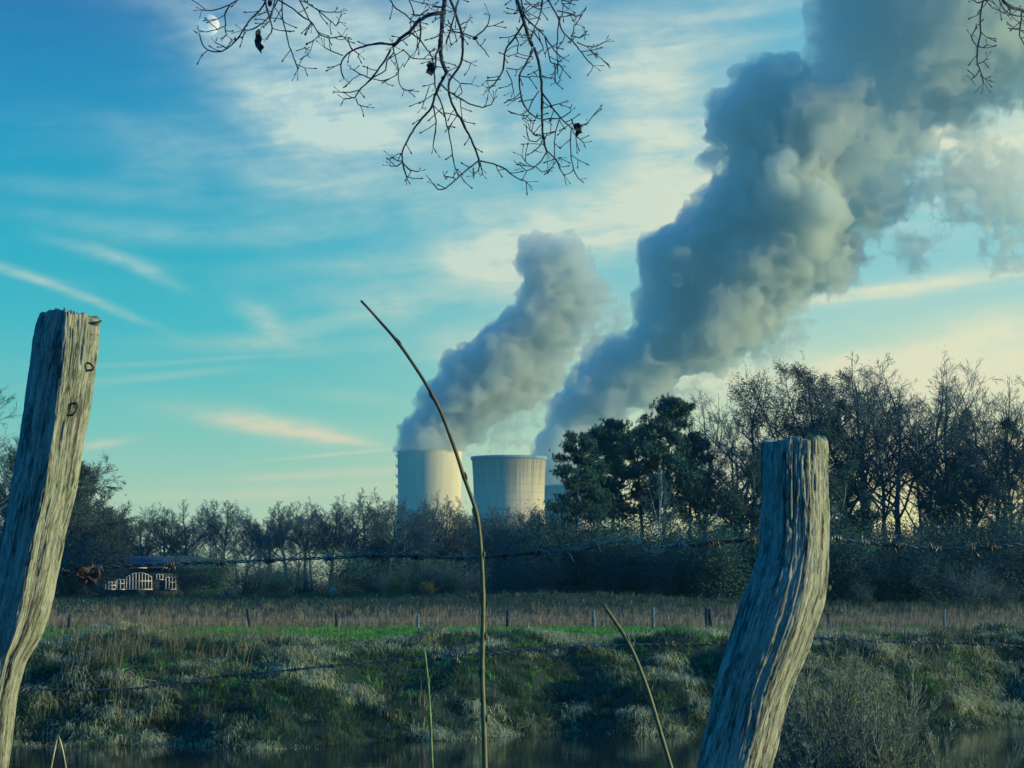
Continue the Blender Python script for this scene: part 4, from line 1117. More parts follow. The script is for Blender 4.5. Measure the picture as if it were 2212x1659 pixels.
# ------------------------------------------------------------------ leafless willow at the near right bank
m_willow = material('pale_willow_twigs', [(0.1, (0.05, 0.065, 0.055)), (0.65, (0.10, 0.145, 0.13)), (0.97, (0.34, 0.38, 0.31))], 0.9, 0.75, island=0.6, cool=(0.85, 1.05, 1.12))
def willow(seed, base, h, spread, nst, nside):
    rnd = random.Random(seed); segs = ([], [], []); tips = []
    for k in range(nst):
        a = rnd.uniform(0, 2 * math.pi); ln = rnd.uniform(0.05, spread)
        d = Vector((math.cos(a) * ln, math.sin(a) * ln * 0.8, 1)).normalized()
        spec = [(8, 7, 0.42, 0.45, 0.16, 0.03, 0.25), (6, nside, 0.5, 0.5, 0.2, 0.05, 0.15), (4, 4, 0.5, 0.55, 0.25, 0.03, 0.1), (3, 0, 0, 0, 0.2, 0.02, 0)]
        grow(rnd, segs, tips, Vector((rnd.uniform(-.75, .75), rnd.uniform(-.5, .5), -0.2)), d, h * rnd.uniform(.6, 1.0), 0.022, 0, spec)
    return segs
wb = at(1845, 1500, 27.0); wz0 = -2.05
wo = thing('willow_bush', 'leafless pale twigged willow bush beside the near right post at the water', 'bush', (wb[0], 27.0, wz0))
sg_ = willow(71, None, 2.75, 0.42, 60, 8)
mb = MB(); prism(mb, sg_[0], 6, 0.007); part('stems', mb.mesh('stems', m_willow), wo)
mb = MB(); prism(mb, sg_[1], 4, 0.005); prism(mb, sg_[2], 3, 0.0030); part('twigs', mb.mesh('twigs', m_willow), wo)
# ------------------------------------------------------------------ old oak posts in the foreground
def wood_material(name, dark, mid, pale):
    m = bpy.data.materials.new(name); m.use_nodes = True
    N = Nodes(m.node_tree); bs = N.n['Principled BSDF']
    at_ = N.new('ShaderNodeAttribute', attribute_name='grain'); s = N.new('ShaderNodeSeparateXYZ'); N.l.new(at_.outputs['Vector'], s.inputs[0])
    gv = N.xyz(N.m('MULTIPLY', s.outputs[0], 1.0), N.m('MULTIPLY', s.outputs[1], 0.13), 0.0)
    fine = N.noise(gv, 330.0, 6, 0.72, 0.4)
    coarse = N.noise(gv, 60.0, 4, 0.6, 0.6)
    pat = N.noise(N.xyz(s.outputs[0], s.outputs[1], 0.0), 9.0, 4)
    f = N.m('ADD', N.m('MULTIPLY', fine, 0.6), N.m('MULTIPLY', coarse, 0.5))
    c = N.ramp(f, [(0.40, dark), (0.51, mid), (0.63, pale)])
    c = N.mix(N.m('MULTIPLY', N.maprange(pat, 0.5, 0.72), 0.5), c, (0.12, 0.18, 0.13, 1))      # algae film
    crack = N.maprange(N.m('ADD', N.noise(gv, 70.0, 4, 0.6, 1.0), N.m('MULTIPLY', pat, 0.25)), 0.36, 0.44)
    vor = N.new('ShaderNodeTexVoronoi', feature='DISTANCE_TO_EDGE'); vor.inputs['Scale'].default_value = 1.0; vor.inputs['Randomness'].default_value = 1.0
    N.l.new(N.xyz(N.m('MULTIPLY_ADD', s.outputs[0], 120.0, N.m('MULTIPLY', coarse, 2.5)), N.m('MULTIPLY', s.outputs[1], 9.0), 0.0), vor.inputs['Vector'])
    thin = N.maprange(N.m('ADD', vor.outputs[0], N.m('MULTIPLY', N.maprange(N.noise(gv, 30.0, 3), 0.42, 0.62), 0.22)), 0.03, 0.12)
    crack = N.m('MULTIPLY', crack, N.m('MULTIPLY_ADD', thin, 0.85, 0.15))
    c = N.mix(crack, (0.045, 0.055, 0.055, 1), c)
    N.l.new(c, bs.inputs['Base Color']); bs.inputs['Roughness'].default_value = 0.85; bs.inputs['Specular IOR Level'].default_value = 0.2
    b = N.new('ShaderNodeBump'); b.inputs['Strength'].default_value = 0.9; b.inputs['Distance'].default_value = 0.004
    N.l.new(N.m('ADD', N.m('MULTIPLY', fine, 0.6), N.m('MULTIPLY', crack, 0.5)), b.inputs['Height']); N.l.new(b.outputs[0], bs.inputs['Normal'])
    return m
m_oldoak = wood_material('weathered_oak', (0.04, 0.058, 0.06, 1), (0.12, 0.17, 0.165, 1), (0.255, 0.305, 0.29, 1))
m_iron = material('rusty_iron', [(0.3, (0.015, 0.014, 0.014)), (0.7, (0.05, 0.036, 0.03))], 40, 0.7)

def post(name, label, prof, D, section, seed, knots=(), topcut=None, zbot=0.2):
    """prof: rows (Y, Xleft, Xright, Xridge or None); section(theta, row 0..1) -> unit outline x, depth"""
    Yr = np.array([p[0] for p in prof], float)
    Lr, Rr_ = np.array([p[1] for p in prof], float), np.array([p[2] for p in prof], float)
    Ys = np.linspace(Yr[0], Yr[-1], 420)
    na = 260
    th = np.linspace(0, 2 * np.pi, na, endpoint=False)
    # smooth interpolation of the outline
    def smooth(v):
        w = np.interp(Ys, Yr, v); k = np.hanning(25); k /= k.sum(); return np.convolve(np.pad(w, 12, 'edge'), k, 'valid')
    Ls, Rs = smooth(Lr), smooth(Rr_)
    u = unit(D)
    base = at((Ls[-1] + Rs[-1]) / 2, Ys[-1], D)
    rows = []
    for k, (Y, l, r) in enumerate(zip(Ys, Ls, Rs)):
        c = at((l + r) / 2, Y, D); hw = (r - l) / 2 * u
        ux, uy = section(th, k / (len(Ys) - 1))
        rows.append((c, hw, ux, uy))
    V = np.empty((len(rows), na, 3)); G = np.empty((len(rows), na, 3))
    zt = rows[0][0][2]
    for k, (c, hw, ux, uy) in enumerate(rows):
        V[k, :, 0] = c[0] + ux * hw; V[k, :, 1] = c[1] + uy * hw * 0.95; V[k, :, 2] = c[2]
    # extend down into the ground
    nb = 40
    d = (V[-1].mean(0) - V[-40].mean(0)); d /= -d[2]
    ext = np.array([V[-1] + d * s for s in np.linspace(0.03, V[-1, 0, 2] - zbot, nb)])
    V = np.concatenate([V, ext])
    cen = V.mean(1, keepdims=True); rad = V - cen; rad[..., 2] = 0; rl = np.linalg.norm(rad, axis=2, keepdims=True); rad /= rl
    arc = th[None, :] * rl[..., 0].mean() + 0 * V[..., 0]; zz = V[..., 2]
    drift = 0.02 * np.sin(zz * 3.1 + seed)
    P = np.stack([np.cos(th)[None] * 3 + 0 * zz, np.sin(th)[None] * 3 + 0 * zz, zz * 1.2 + seed], -1)
    lump0 = (fbm(P * 1.7 + 4, 3) - 0.5) * 1.0
    # long grooves that follow the grain
    gr = fbm(np.stack([np.cos(th + 0)[None] * 22 + lump0 + 0 * zz, np.sin(th)[None] * 22 + lump0, zz * 2.2 + seed], -1), 5, 0.62)
    fi = fbm(np.stack([np.cos(th)[None] * 42 + lump0 * 2, np.sin(th)[None] * 42 + lump0 * 2, zz * 22 + seed], -1), 3, 0.6)
    lump = fbm(P, 3)
    disp = (lump - 0.5) * 0.016 - np.clip(0.43 - gr, 0, 1) * 0.024 + (fi - 0.5) * 0.007
    for (Xk, Yk, rk, dk) in knots:
        pk = at(Xk, Yk, D - 0.06)
        q = np.hypot((V[..., 0] - pk[0]), (V[..., 2] - pk[2]) * 0.6) / rk
        front = V[..., 1] < cen[..., 1]
        disp += np.where(front, dk * (np.exp(-((q - 1.2) / 0.45) ** 2) - 1.4 * np.exp(-(q / 0.55) ** 2)), 0)
    V = V + rad * disp[..., None]
    # frayed top
    fr = fbm(np.stack([np.cos(th) * 14, np.sin(th) * 14, 0 * th + seed], -1), 3, 0.65)
    topz = topcut(V[0, :, 0]) if topcut is not None else 0
    V[0, :, 2] += topz + (fr - 0.5) * 0.024
    for k in range(1, 14):
        V[k, :, 2] = np.minimum(V[k, :, 2], V[0, :, 2] - 0.0028 * k)
    nr = len(V)
    # top face: rings drawn in towards the middle, broken end grain
    tops = []
    c0 = V[0].mean(0)
    for f in (0.9, 0.74, 0.55, 0.35, 0.15):
        ring = c0 + (V[0] - c0) * f
        ring[:, 2] = V[0, :, 2] * f + c0[2] * (1 - f) + 0.004 + (fbm(np.stack([ring[:, 0] * 70, ring[:, 1] * 70, 0 * th + seed], -1), 3) - 0.5) * 0.02
        tops.append(ring)
    Vall = np.concatenate([np.array(tops)[::-1], V]); nr = len(Vall)
    Vf = Vall.reshape(-1, 3)
    i = np.arange(nr - 1)[:, None] * na; j = np.arange(na)[None]; j2 = (j + 1) % na
    F = np.stack([i + j, i + na + j, i + na + j2, i + j2], -1).reshape(-1, 4)
    cidx = len(Vf); Vf = np.concatenate([Vf, [tops[-1].mean(0)]])
    jj = np.arange(na)
    T = np.stack([np.full(na, cidx), jj, (jj + 1) % na], 1)
    org = np.array((base[0], base[1], zbot))
    me = mesh(name, Vf - org, [T, F], m_oldoak, True)
    # grain coordinates: distance round the post and height, following the bend
    g = np.concatenate([np.stack([np.repeat((th * 0.075 + 0.0)[None], nr, 0), Vall[..., 2], 0 * Vall[..., 0]], -1).reshape(-1, 3), [[0, c0[2], 0]]])
    g[:, 0] = np.abs(g[:, 0] - 0.075 * np.pi)
    a = me.attributes.new('grain', 'FLOAT_VECTOR', 'POINT'); a.data.foreach_set('vector', g.astype(np.float32).ravel())
    o = thing('fence_post', label, 'fence post', org, 'old posts of the near barbed wire fence')
    part('post_body', me, o)
    return o, org

def sec_round(th, t):
    r = 1 + 0.04 * np.cos(3 * th + 1) + 0.02 * np.cos(5 * th)
    x, y = np.cos(th) * r, np.sin(th) * r
    return x / np.abs(x).max(), y
LP = {'ridge': [(0, .02), (0.2, .05), (0.4, .12), (0.55, .30), (0.7, .3), (1, .5)]}
def sec_facet(th, t):
    """hewn post: a broad shaded face to the left, a narrower lit face to the right, meeting in a soft edge"""
    xr = np.interp(t, [0, .12, .3, .45, .6, .75, 1], [.10, .16, .20, .22, .28, .30, .30])
    pts = np.array([(-1, 0.25), (-0.85, -0.42), (xr, -0.80), (1, 0.05), (0.85, 0.6), (0.0, 0.9), (-0.8, 0.75)])
    a = np.arctan2(pts[:, 1], pts[:, 0])
    q = np.concatenate([pts, pts[:1]])
    s = np.concatenate([[0], np.cumsum(np.linalg.norm(np.diff(q, axis=0), axis=1))]); s /= s[-1]
    tt = np.linspace(0, 1, 400, endpoint=False)
    x = np.interp(tt, s, q[:, 0]); y = np.interp(tt, s, q[:, 1])
    k = np.hanning(27); k /= k.sum()
    x = np.convolve(np.concatenate([x[-13:], x, x[:13]]), k, 'valid'); y = np.convolve(np.concatenate([y[-13:], y, y[:13]]), k, 'valid')
    x = 2 * (x - x.min()) / (x.max() - x.min()) - 1
    # resample by angle parameter
    ph = np.linspace(0, 1, len(th), endpoint=False)
    xx = np.interp(ph, tt, x, period=1); yy = np.interp(ph, tt, y, period=1)
    return xx, yy
PD = 5.3
RIGHT_POST = [(955, 1642, 1787), (1000, 1640, 1788), (1100, 1640, 1790), (1160, 1637, 1790), (1200, 1632, 1789), (1250, 1614, 1786), (1300, 1592, 1779), (1350, 1577, 1765), (1400, 1562, 1747), (1450, 1546, 1726), (1500, 1534, 1706), (1550, 1522, 1692), (1600, 1509, 1680), (1659, 1497, 1665), (1700, 1488, 1655)]
LEFT_POST = [(688, 84, 214), (700, 74, 213), (750, 68, 212), (800, 62, 206), (850, 55, 199), (900, 48, 191), (950, 41, 181), (1000, 32, 173), (1050, 22, 167), (1100, 12, 154), (1150, 2, 141), (1200, -9, 133), (1250, -19, 122), (1300, -28, 112), (1350, -37, 98), (1385, -43, 84), (1400, -46, 72), (1430, -50, 54), (1500, -60, 36), (1550, -68, 29), (1600, -76, 24), (1659, -85, 15), (1700, -92, 8)]
post_r, org_r = post('old_post', 'curved grey weathered fence post bending to the left at its foot, right of centre', RIGHT_POST, PD, sec_round, 3.0, [(1707, 1132, 0.009, 0.0018)], lambda x: 0.010 * np.clip((x - at(1715, 955, PD)[0]) / 0.15, -1, 1))
post_l, org_l = post('old_post', 'leaning grey hewn fence post at the left picture edge with two bent staples', LEFT_POST, PD, sec_facet, 8.0, [], lambda x: np.interp(x, [at(X, 688, PD)[0] for X in (84, 110, 150, 185, 214)], [0.0, 0.008, 0.011, 0.006, -0.006]))
# splinter at the right top corner of the left post
mb = MB(); u_ = unit(PD)
p0, p1 = at(206, 700, PD - 0.03), at(220, 692, PD - 0.02)
mb.tube([at(200, 706, PD), at(208, 700, PD), p1], [0.010, 0.007, 0.0015], 6); part('splinter', mb.mesh('splinter', m_oldoak), post_l).matrix_parent_inverse = Matrix.Translation(-Vector(org_l))
def world_part(nm, mb, mat, parent, org, smooth=True, label=None):
    o = part(nm, mb.mesh(nm, mat, smooth), parent, label)
    o.matrix_parent_inverse = Matrix.Translation(-Vector(org))
    return o
# staples on the lit face of the left post
mb = MB(); D_ = PD - 0.010
mb.tube([at(184, 781, D_ + .03), at(187, 783, D_ - .004), at(196, 786, D_ - .010), at(202, 793, D_ - .010), at(200, 799, D_ - .008), at(192, 800, D_ - .004), at(186, 800, D_ + .03)], 0.0026, 7)
world_part('staple', mb, m_iron, post_l, org_l)
mb = MB(); D_ = PD - 0.026
mb.tube([at(158, 874, D_ + .03), at(160, 871, D_ - .004), at(166, 871, D_ - .010), at(168, 878, D_ - .010), at(164, 887, D_ - .008), at(158, 895, D_ - .01), at(156, 899, D_ + .03)], 0.0026, 7)
world_part('staple', mb, m_iron, post_l, org_l)
# small broken nail stub on the right edge of the right post
mb = MB(); mb.tube([at(1780, 1268, PD), at(1792, 1271, PD - .01)], [0.006, 0.008], 7); world_part('nail', mb, m_iron, post_r, org_r)

# ------------------------------------------------------------------ barbed wire
def resample(P, step):
    P = np.asarray(P, float); s = np.concatenate([[0], np.cumsum(np.linalg.norm(np.diff(P, axis=0), axis=1))])
    n = max(int(s[-1] / step), 2); t = np.linspace(0, s[-1], n + 1)
    Q = np.stack([np.interp(t, s, P[:, k]) for k in range(3)], 1)
    k = 9
    if len(Q) > 3 * k:
        w = np.hanning(k + 2)[1:-1]; w /= w.sum()
        Qp = np.concatenate([np.repeat(Q[:1], k // 2, 0), Q, np.repeat(Q[-1:], k // 2, 0)])
        Q2 = np.stack([np.convolve(Qp[:, c], w, 'valid') for c in range(3)], 1); Q2[0], Q2[-1] = Q[0], Q[-1]; Q = Q2
    return Q, t
def wire_path(pts, D):
    return [at(X, Y, D) for X, Y in pts]
def barbed(label, pts, D, barbs, r=0.0020, pitch=0.055, seed=0, gap=0.0025):
    rnd = random.Random(seed)
    Q, s = resample(wire_path(pts, D), 0.006)
    T = np.gradient(Q, axis=0); T /= np.linalg.norm(T, axis=1)[:, None]
    A = np.cross(T, [0, 0, 1.0]); A /= np.linalg.norm(A, axis=1)[:, None]; B = np.cross(T, A)
    org = Q[0]
    o = thing('barbed_wire', label, 'barbed wire', org)
    ph = s / pitch * 2 * math.pi + 0.8 * np.sin(s * 4 + seed)
    for k in (0, math.pi):
        mb = MB(); mb.tube(Q + gap * (np.cos(ph + k)[:, None] * A + np.sin(ph + k)[:, None] * B), r, 6)
        world_part('strand', mb, m_wire, o, org)
    for X in barbs:
        i = int(np.argmin(np.abs((Q[:, 0] - at(X, 1200, D)[0]))))
        c, t, a, b2 = Q[i], T[i], A[i], B[i]
        mb = MB()
        for e in (0, 1):
            tt = np.linspace(0, 2 * math.pi * 2.0, 22); rr = gap + 2.0 * r
            off = (e - .5) * 0.010
            coil = c + t * (off + (tt[:, None] / tt[-1] - .5) * 0.011) + rr * (np.cos(tt + e * 2)[:, None] * a + np.sin(tt + e * 2)[:, None] * b2)
            a0, a1 = rnd.uniform(0, 6.28), rnd.uniform(0, 6.28)
            d0 = (a * math.cos(a0) * .6 + b2 * math.sin(a0) + t * rnd.uniform(-.6, .6)); d1 = (a * math.cos(a1) * .6 + b2 * math.sin(a1) + t * rnd.uniform(-.6, .6))
            L0, L1 = rnd.uniform(.010, .022), rnd.uniform(.010, .022)
            mb.tube(np.concatenate([[coil[0] + d0 * L0, coil[0] + d0 * L0 * .4], coil, [coil[-1] + d1 * L1 * .4, coil[-1] + d1 * L1]]), r * 0.92, 5)
        world_part('barb', mb, m_wire, o, org)
    return o, org
WD = 5.42
top_w, org_w = barbed('upper barbed wire from the left post to the right post, with a knotted splice', [(85, 1240), (132, 1238), (170, 1236), (215, 1226), (300, 1222), (400, 1217), (500, 1214), (600, 1209), (710, 1205), (800, 1200), (900, 1202), (1000, 1206), (1080, 1201), (1150, 1194), (1205, 1190), (1232, 1189)], WD, (142, 215, 367, 479, 581, 712, 806, 898, 1000, 1090, 1168), seed=1)
# the splice: tangles, doubled plain wire, an eye and hanging ends
m_galv = material('galvanised_wire', [(0.3, (0.12, 0.14, 0.13)), (0.7, (0.34, 0.36, 0.28))], 60, 0.45, spec=0.6, cool=(1, 1.1, 1.1))
def bare(pts, r=0.0012, jit=0.0, seed=0):
    rnd = random.Random(seed)
    Q, s = resample([at(X, Y, WD - 0.004 + rnd.uniform(-jit, jit)) for X, Y in pts], 0.003)
    mb = MB(); mb.tube(Q, r, 6); return mb
def coilmb(X0, Y0, X1, Y1, rad, turns, r=0.0012, seed=0, mess=0.0):
    rnd = random.Random(seed)
    a, b2 = at(X0, Y0, WD), at(X1, Y1, WD); t = (b2 - a) / np.linalg.norm(b2 - a); A = np.cross(t, [0, 1, 0]); A /= np.linalg.norm(A)
    n = int(turns * 14); k = np.linspace(0, 1, n)[:, None]; ang = k * turns * 2 * math.pi
    R_ = rad * unit(WD) * (1 + mess * (np.array([[rnd.uniform(-1, 1)] for _ in range(n)])))
    mb = MB(); mb.tube(a + (b2 - a) * k + R_ * (np.cos(ang) * A + np.sin(ang) * np.array([[0, 1, 0]])), r, 5); return mb
world_part('splice_tangle', coilmb(1212, 1190, 1238, 1188, 6, 4, seed=2, mess=.3), m_wire, top_w, org_w)
world_part('splice_tangle', coilmb(1240, 1189, 1290, 1175, 7, 8, seed=3, mess=.35), m_wire, top_w, org_w)
world_part('splice_tangle', bare([(1218, 1178), (1226, 1176), (1230, 1184), (1222, 1190), (1232, 1198), (1238, 1210), (1241, 1213)]), m_galv, top_w, org_w)
world_part('splice_tangle', bare([(1283, 1164), (1279, 1176), (1287, 1166), (1293, 1180), (1298, 1192)]), m_galv, top_w, org_w)
world_part('plain_wire', bare([(1232, 1189), (1262, 1183), (1288, 1177), (1315, 1171), (1345, 1167), (1368, 1163)]), m_galv, top_w, org_w)
world_part('plain_wire', bare([(1288, 1173), (1315, 1168), (1345, 1163), (1366, 1161)]), m_galv, top_w, org_w)
world_part('splice_tangle', coilmb(1364, 1163, 1384, 1167, 7, 3.5, seed=5, mess=.2), m_galv, top_w, org_w)
world_part('plain_wire', bare([(1366, 1161), (1380, 1165), (1386, 1160), (1390, 1153), (1396, 1149)]), m_galv, top_w, org_w)
world_part('plain_wire', bare([(1368, 1163), (1384, 1170), (1387, 1180), (1393, 1188), (1405, 1192), (1420, 1196), (1432, 1192), (1446, 1186)]), m_galv, top_w, org_w)
world_part('plain_wire', bare([(1400, 1189), (1412, 1189), (1424, 1194), (1416, 1200), (1408, 1200)]), m_galv, top_w, org_w)
world_part('plain_wire', bare([(1406, 1178), (1416, 1182), (1428, 1179), (1442, 1178), (1456, 1176)]), m_galv, top_w, org_w)
world_part('plain_wire', bare([(1424, 1195), (1434, 1186), (1444, 1179), (1460, 1178)]), m_galv, top_w, org_w)
world_part('splice_tangle', coilmb(1440, 1180, 1472, 1178, 5, 7, seed=7, mess=.4), m_wire, top_w, org_w)
world_part('plain_wire', bare([(1464, 1138), (1467, 1146), (1469, 1160), (1468, 1172), (1466, 1188)]), m_galv, top_w, org_w)
world_part('plain_wire', bare([(1470, 1147), (1474, 1156), (1476, 1170), (1478, 1190)]), m_galv, top_w, org_w)
barbed('short twisted barbed wire between the splice and the left side of the right post', [(1458, 1178), (1478, 1178), (1520, 1177), (1560, 1171), (1600, 1168), (1636, 1163), (1700, 1160)], WD, (1545, 1622), seed=2)
barbed('upper barbed wire leaving the right post towards the right picture edge', [(1740, 1158), (1795, 1160), (1850, 1170), (1940, 1179), (2040, 1186), (2110, 1184), (2212, 1175), (2400, 1160)], WD, (1806, 1867, 1938, 2022, 2098, 2142, 2250), seed=3)
barbed('lower barbed wire sagging from the left post to the right post', [(0, 1486), (35, 1487), (120, 1490), (200, 1491), (300, 1487), (380, 1474), (470, 1462), (560, 1454), (650, 1445), (750, 1435), (850, 1428), (905, 1418), (1000, 1415), (1060, 1411), (1150, 1403), (1300, 1395), (1420, 1391), (1500, 1395), (1540, 1390), (1556, 1386), (1640, 1382)], WD + .25, (60, 165, 262, 400, 490, 638, 716, 860, 940, 990, 1165, 1262, 1358, 1450, 1545), 0.0014, 0.04, 4, 0.0018)
barbed('lower barbed wire leaving the right post towards the right picture edge', [(1690, 1374), (1770, 1379), (1850, 1384), (1950, 1387), (2080, 1389), (2212, 1396), (2400, 1402)], WD + .25, (1792, 1888, 1964, 2026, 2098, 2162, 2280), 0.0014, 0.04, 5, 0.0018)

# ------------------------------------------------------------------ withered leaf caught on the wire
m_leaf = material('withered_oak_leaf', [(0.25, (0.03, 0.024, 0.026)), (0.75, (0.10, 0.08, 0.08))], 40, 0.7, bump=0.3, translucent=0.05, cool=(0.9, 1.1, 1.2))
def leaf_mesh(nm, pts, D, seed, mat, puff=0.02, thick=0.0012):
    """crumpled leaf: outline in photo points, filled as a curled sheet with its own thickness"""
    P = np.array(pts, float); c = P.mean(0); rg = np.random.default_rng(seed); n = len(P)
    rings = [1.0, 0.8, 0.6, 0.4, 0.2]
    V = []
    for f in rings:
        for k in range(n):
            q = c + (P[k] - c) * f
            dy = puff * (math.sin(k * 1.7 + seed) * f + 0.8 * math.sin(k * 2.9 + f * 5 + seed)) * 0.5
            V.append(at(q[0], q[1], D + dy))
    V.append(at(c[0], c[1], D - puff * .4))
    V = np.array(V); m = len(V)
    V = np.concatenate([V, V + np.array((0, thick, 0))])
    F4, F3 = [], []
    for r in range(len(rings) - 1):
        for k in range(n):
            a, b2 = r * n + k, r * n + (k + 1) % n
            F4 += [(a, b2, b2 + n, a + n), (m + a + n, m + b2 + n, m + b2, m + a)]
    r = len(rings) - 1
    for k in range(n):
        a, b2 = r * n + k, r * n + (k + 1) % n
        F3 += [(a, b2, m - 1), (m + b2, m + a, 2 * m - 1)]
        F4.append((k, m + k, m + (k + 1) % n, (k + 1) % n))
    org = at(c[0], c[1], D)
    return mesh(nm, V - org, [np.array(F3), np.array(F4)], mat), org
def leaf(nm, label, pts, D, seed, parent=None, porg=None, mat=None):
    me, org = leaf_mesh(nm, pts, D, seed, mat or m_leaf)
    o = part(nm, me, parent)
    if parent is not None:
        o.location = Vector(org) - Vector(porg)
    else:
        o.location = org
        tag(o, label, 'leaf')
    return o
leaf('withered_leaf', 'crumpled brown withered leaf caught on the upper wire beside the left post', [(161, 1226), (175, 1224), (192, 1226), (206, 1224), (216, 1230), (217, 1240), (215, 1248), (209, 1252), (207, 1262), (200, 1262), (196, 1268), (187, 1266), (186, 1260), (178, 1264), (170, 1258), (167, 1248), (163, 1240)], WD - .02, 3)

# ------------------------------------------------------------------ shoots and stalks in front of the fence
m_shoot = bpy.data.materials.new('green_shoot_bark'); m_shoot.use_nodes = True
N = Nodes(m_shoot.node_tree); bs = N.n['Principled BSDF']
t_ = N.new('ShaderNodeNewGeometry'); s_ = N.new('ShaderNodeSeparateXYZ'); N.l.new(t_.outputs['Position'], s_.inputs[0])
nz_ = N.noise(t_.outputs['Position'], 60, 4)
green = N.ramp(nz_, [(0.3, (0.02, 0.045, 0.025, 1)), (0.7, (0.065, 0.105, 0.055, 1))]); dark = N.ramp(nz_, [(0.3, (0.02, 0.022, 0.024, 1)), (0.7, (0.06, 0.055, 0.05, 1))])
N.l.new(N.mix(N.maprange(s_.outputs[2], 2.1, 2.5), green, dark), bs.inputs['Base Color']); bs.inputs['Roughness'].default_value = 0.6
def stalk(name, label, cat, pts, D, hw, nodes, mat, top_bud=True, zb=0.4, nodelab='node'):
    Q, s = resample([at(X, Y, D) for X, Y in pts], 0.01)
    d = Q[-1] - Q[-8]; d /= np.linalg.norm(d); k = (Q[-1][2] - zb) / -d[2]
    Q = np.concatenate([Q, Q[-1] + d * np.linspace(0.05, k, 30)[:, None]])
    t = np.linspace(0, 1, len(Q)); u = unit(D)
    r = np.interp(t, [0, .05, 1], [hw[0] * .6, hw[0], hw[1]]) * u
    org = Q[-1]
    for (Xn, Yn) in nodes:
        z = at(Xn, Yn, D)[2]; i = np.abs(Q[:, 2] - z)
        r = r * (1 + 0.18 * np.exp(-(i / 0.012) ** 2))
    o = thing(name, label, cat, org)
    mb = MB(); mb.tube(Q, r, 9); world_part('stem', mb, mat, o, org)
    for q, (Xn, Yn) in enumerate(nodes):
        z = at(Xn, Yn, D)[2]; i = int(np.argmin(np.abs(Q[:, 2] - z))); c = Q[i]; sgn = 1 if q % 2 else -1
        mb = MB(); ux = np.array((sgn, -0.4, 0.0)); up = (Q[i - 1] - Q[i]); up /= np.linalg.norm(up)
        mb.tube([c + ux * r[i] * .7 - up * .006, c + ux * r[i] * 1.2 + up * .001, c + ux * r[i] * 1.2 + up * .007, c + ux * r[i] * 1.2 + up * .013], np.array([.4, .45, .4, .1]) * r[i], 6)
        world_part('bud', mb, mat, o, org)
    return o
stalk('tree_shoot', 'tall bent leafless shoot rising in front of the cooling towers', 'shoot', [(780, 649), (800, 671), (832, 707), (860, 738), (880, 768), (910, 812), (935, 855), (950, 882), (962, 915), (985, 975), (1000, 1025), (1016, 1068), (1030, 1105), (1036, 1150), (1040, 1200), (1043, 1260), (1044, 1310), (1043, 1380), (1041, 1450), (1045, 1550), (1048, 1659)], 4.9, (3.2, 6.6), [(790, 660), (862, 741), (938, 862), (1002, 1028), (1031, 1112), (1042, 1205), (1043, 1290), (1042, 1378), (1043, 1448), (1046, 1550)], m_shoot)
stalk('tree_shoot', 'short slanting green stick in front of the river left of the right post', 'shoot', [(1302, 1302), (1318, 1328), (1345, 1365), (1370, 1412), (1400, 1490), (1430, 1592), (1450, 1659)], 4.9, (4.0, 5.4), [(1314, 1320), (1352, 1378)], m_shoot)
m_stem = material('fresh_green_stem', [(0.3, (0.05, 0.11, 0.045)), (0.7, (0.12, 0.22, 0.09))], 30, 0.5, cool=(0.8, 1.05, 1.1))
stalk('green_stem', 'thin fresh green stem left of the tall shoot in front of the river', 'stem', [(916, 1398), (919, 1420), (925, 1475), (929, 1540), (932, 1610), (934, 1659)], 4.7, (2.2, 3.6), [(918, 1412), (925, 1478), (930, 1555)], m_stem)
m_straw = material('dry_straw', [(0.3, (0.30, 0.26, 0.16)), (0.7, (0.48, 0.42, 0.27))], 30, 0.7, cool=(0.8, 1.0, 1.0))
Q, _ = resample([at(X, Y, 4.6) for X, Y in [(110, 1662), (115, 1635), (121, 1606), (126, 1588)]], 0.01)
Q2, _ = resample([at(X, Y, 4.6) for X, Y in [(126, 1588), (132, 1606), (138, 1632), (143, 1662)]], 0.01)
mb = MB(); mb.tube(np.concatenate([[Q[0] - np.array((0.02, 0, 1.2))], Q, Q2[1:], [Q2[-1] + np.array((0.05, 0, -1.2))]]), 0.0016, 5)
tag(part('straw', mb.mesh('straw', m_straw, True)), 'dry straw folded into a sharp peak at the lower left', 'straw')

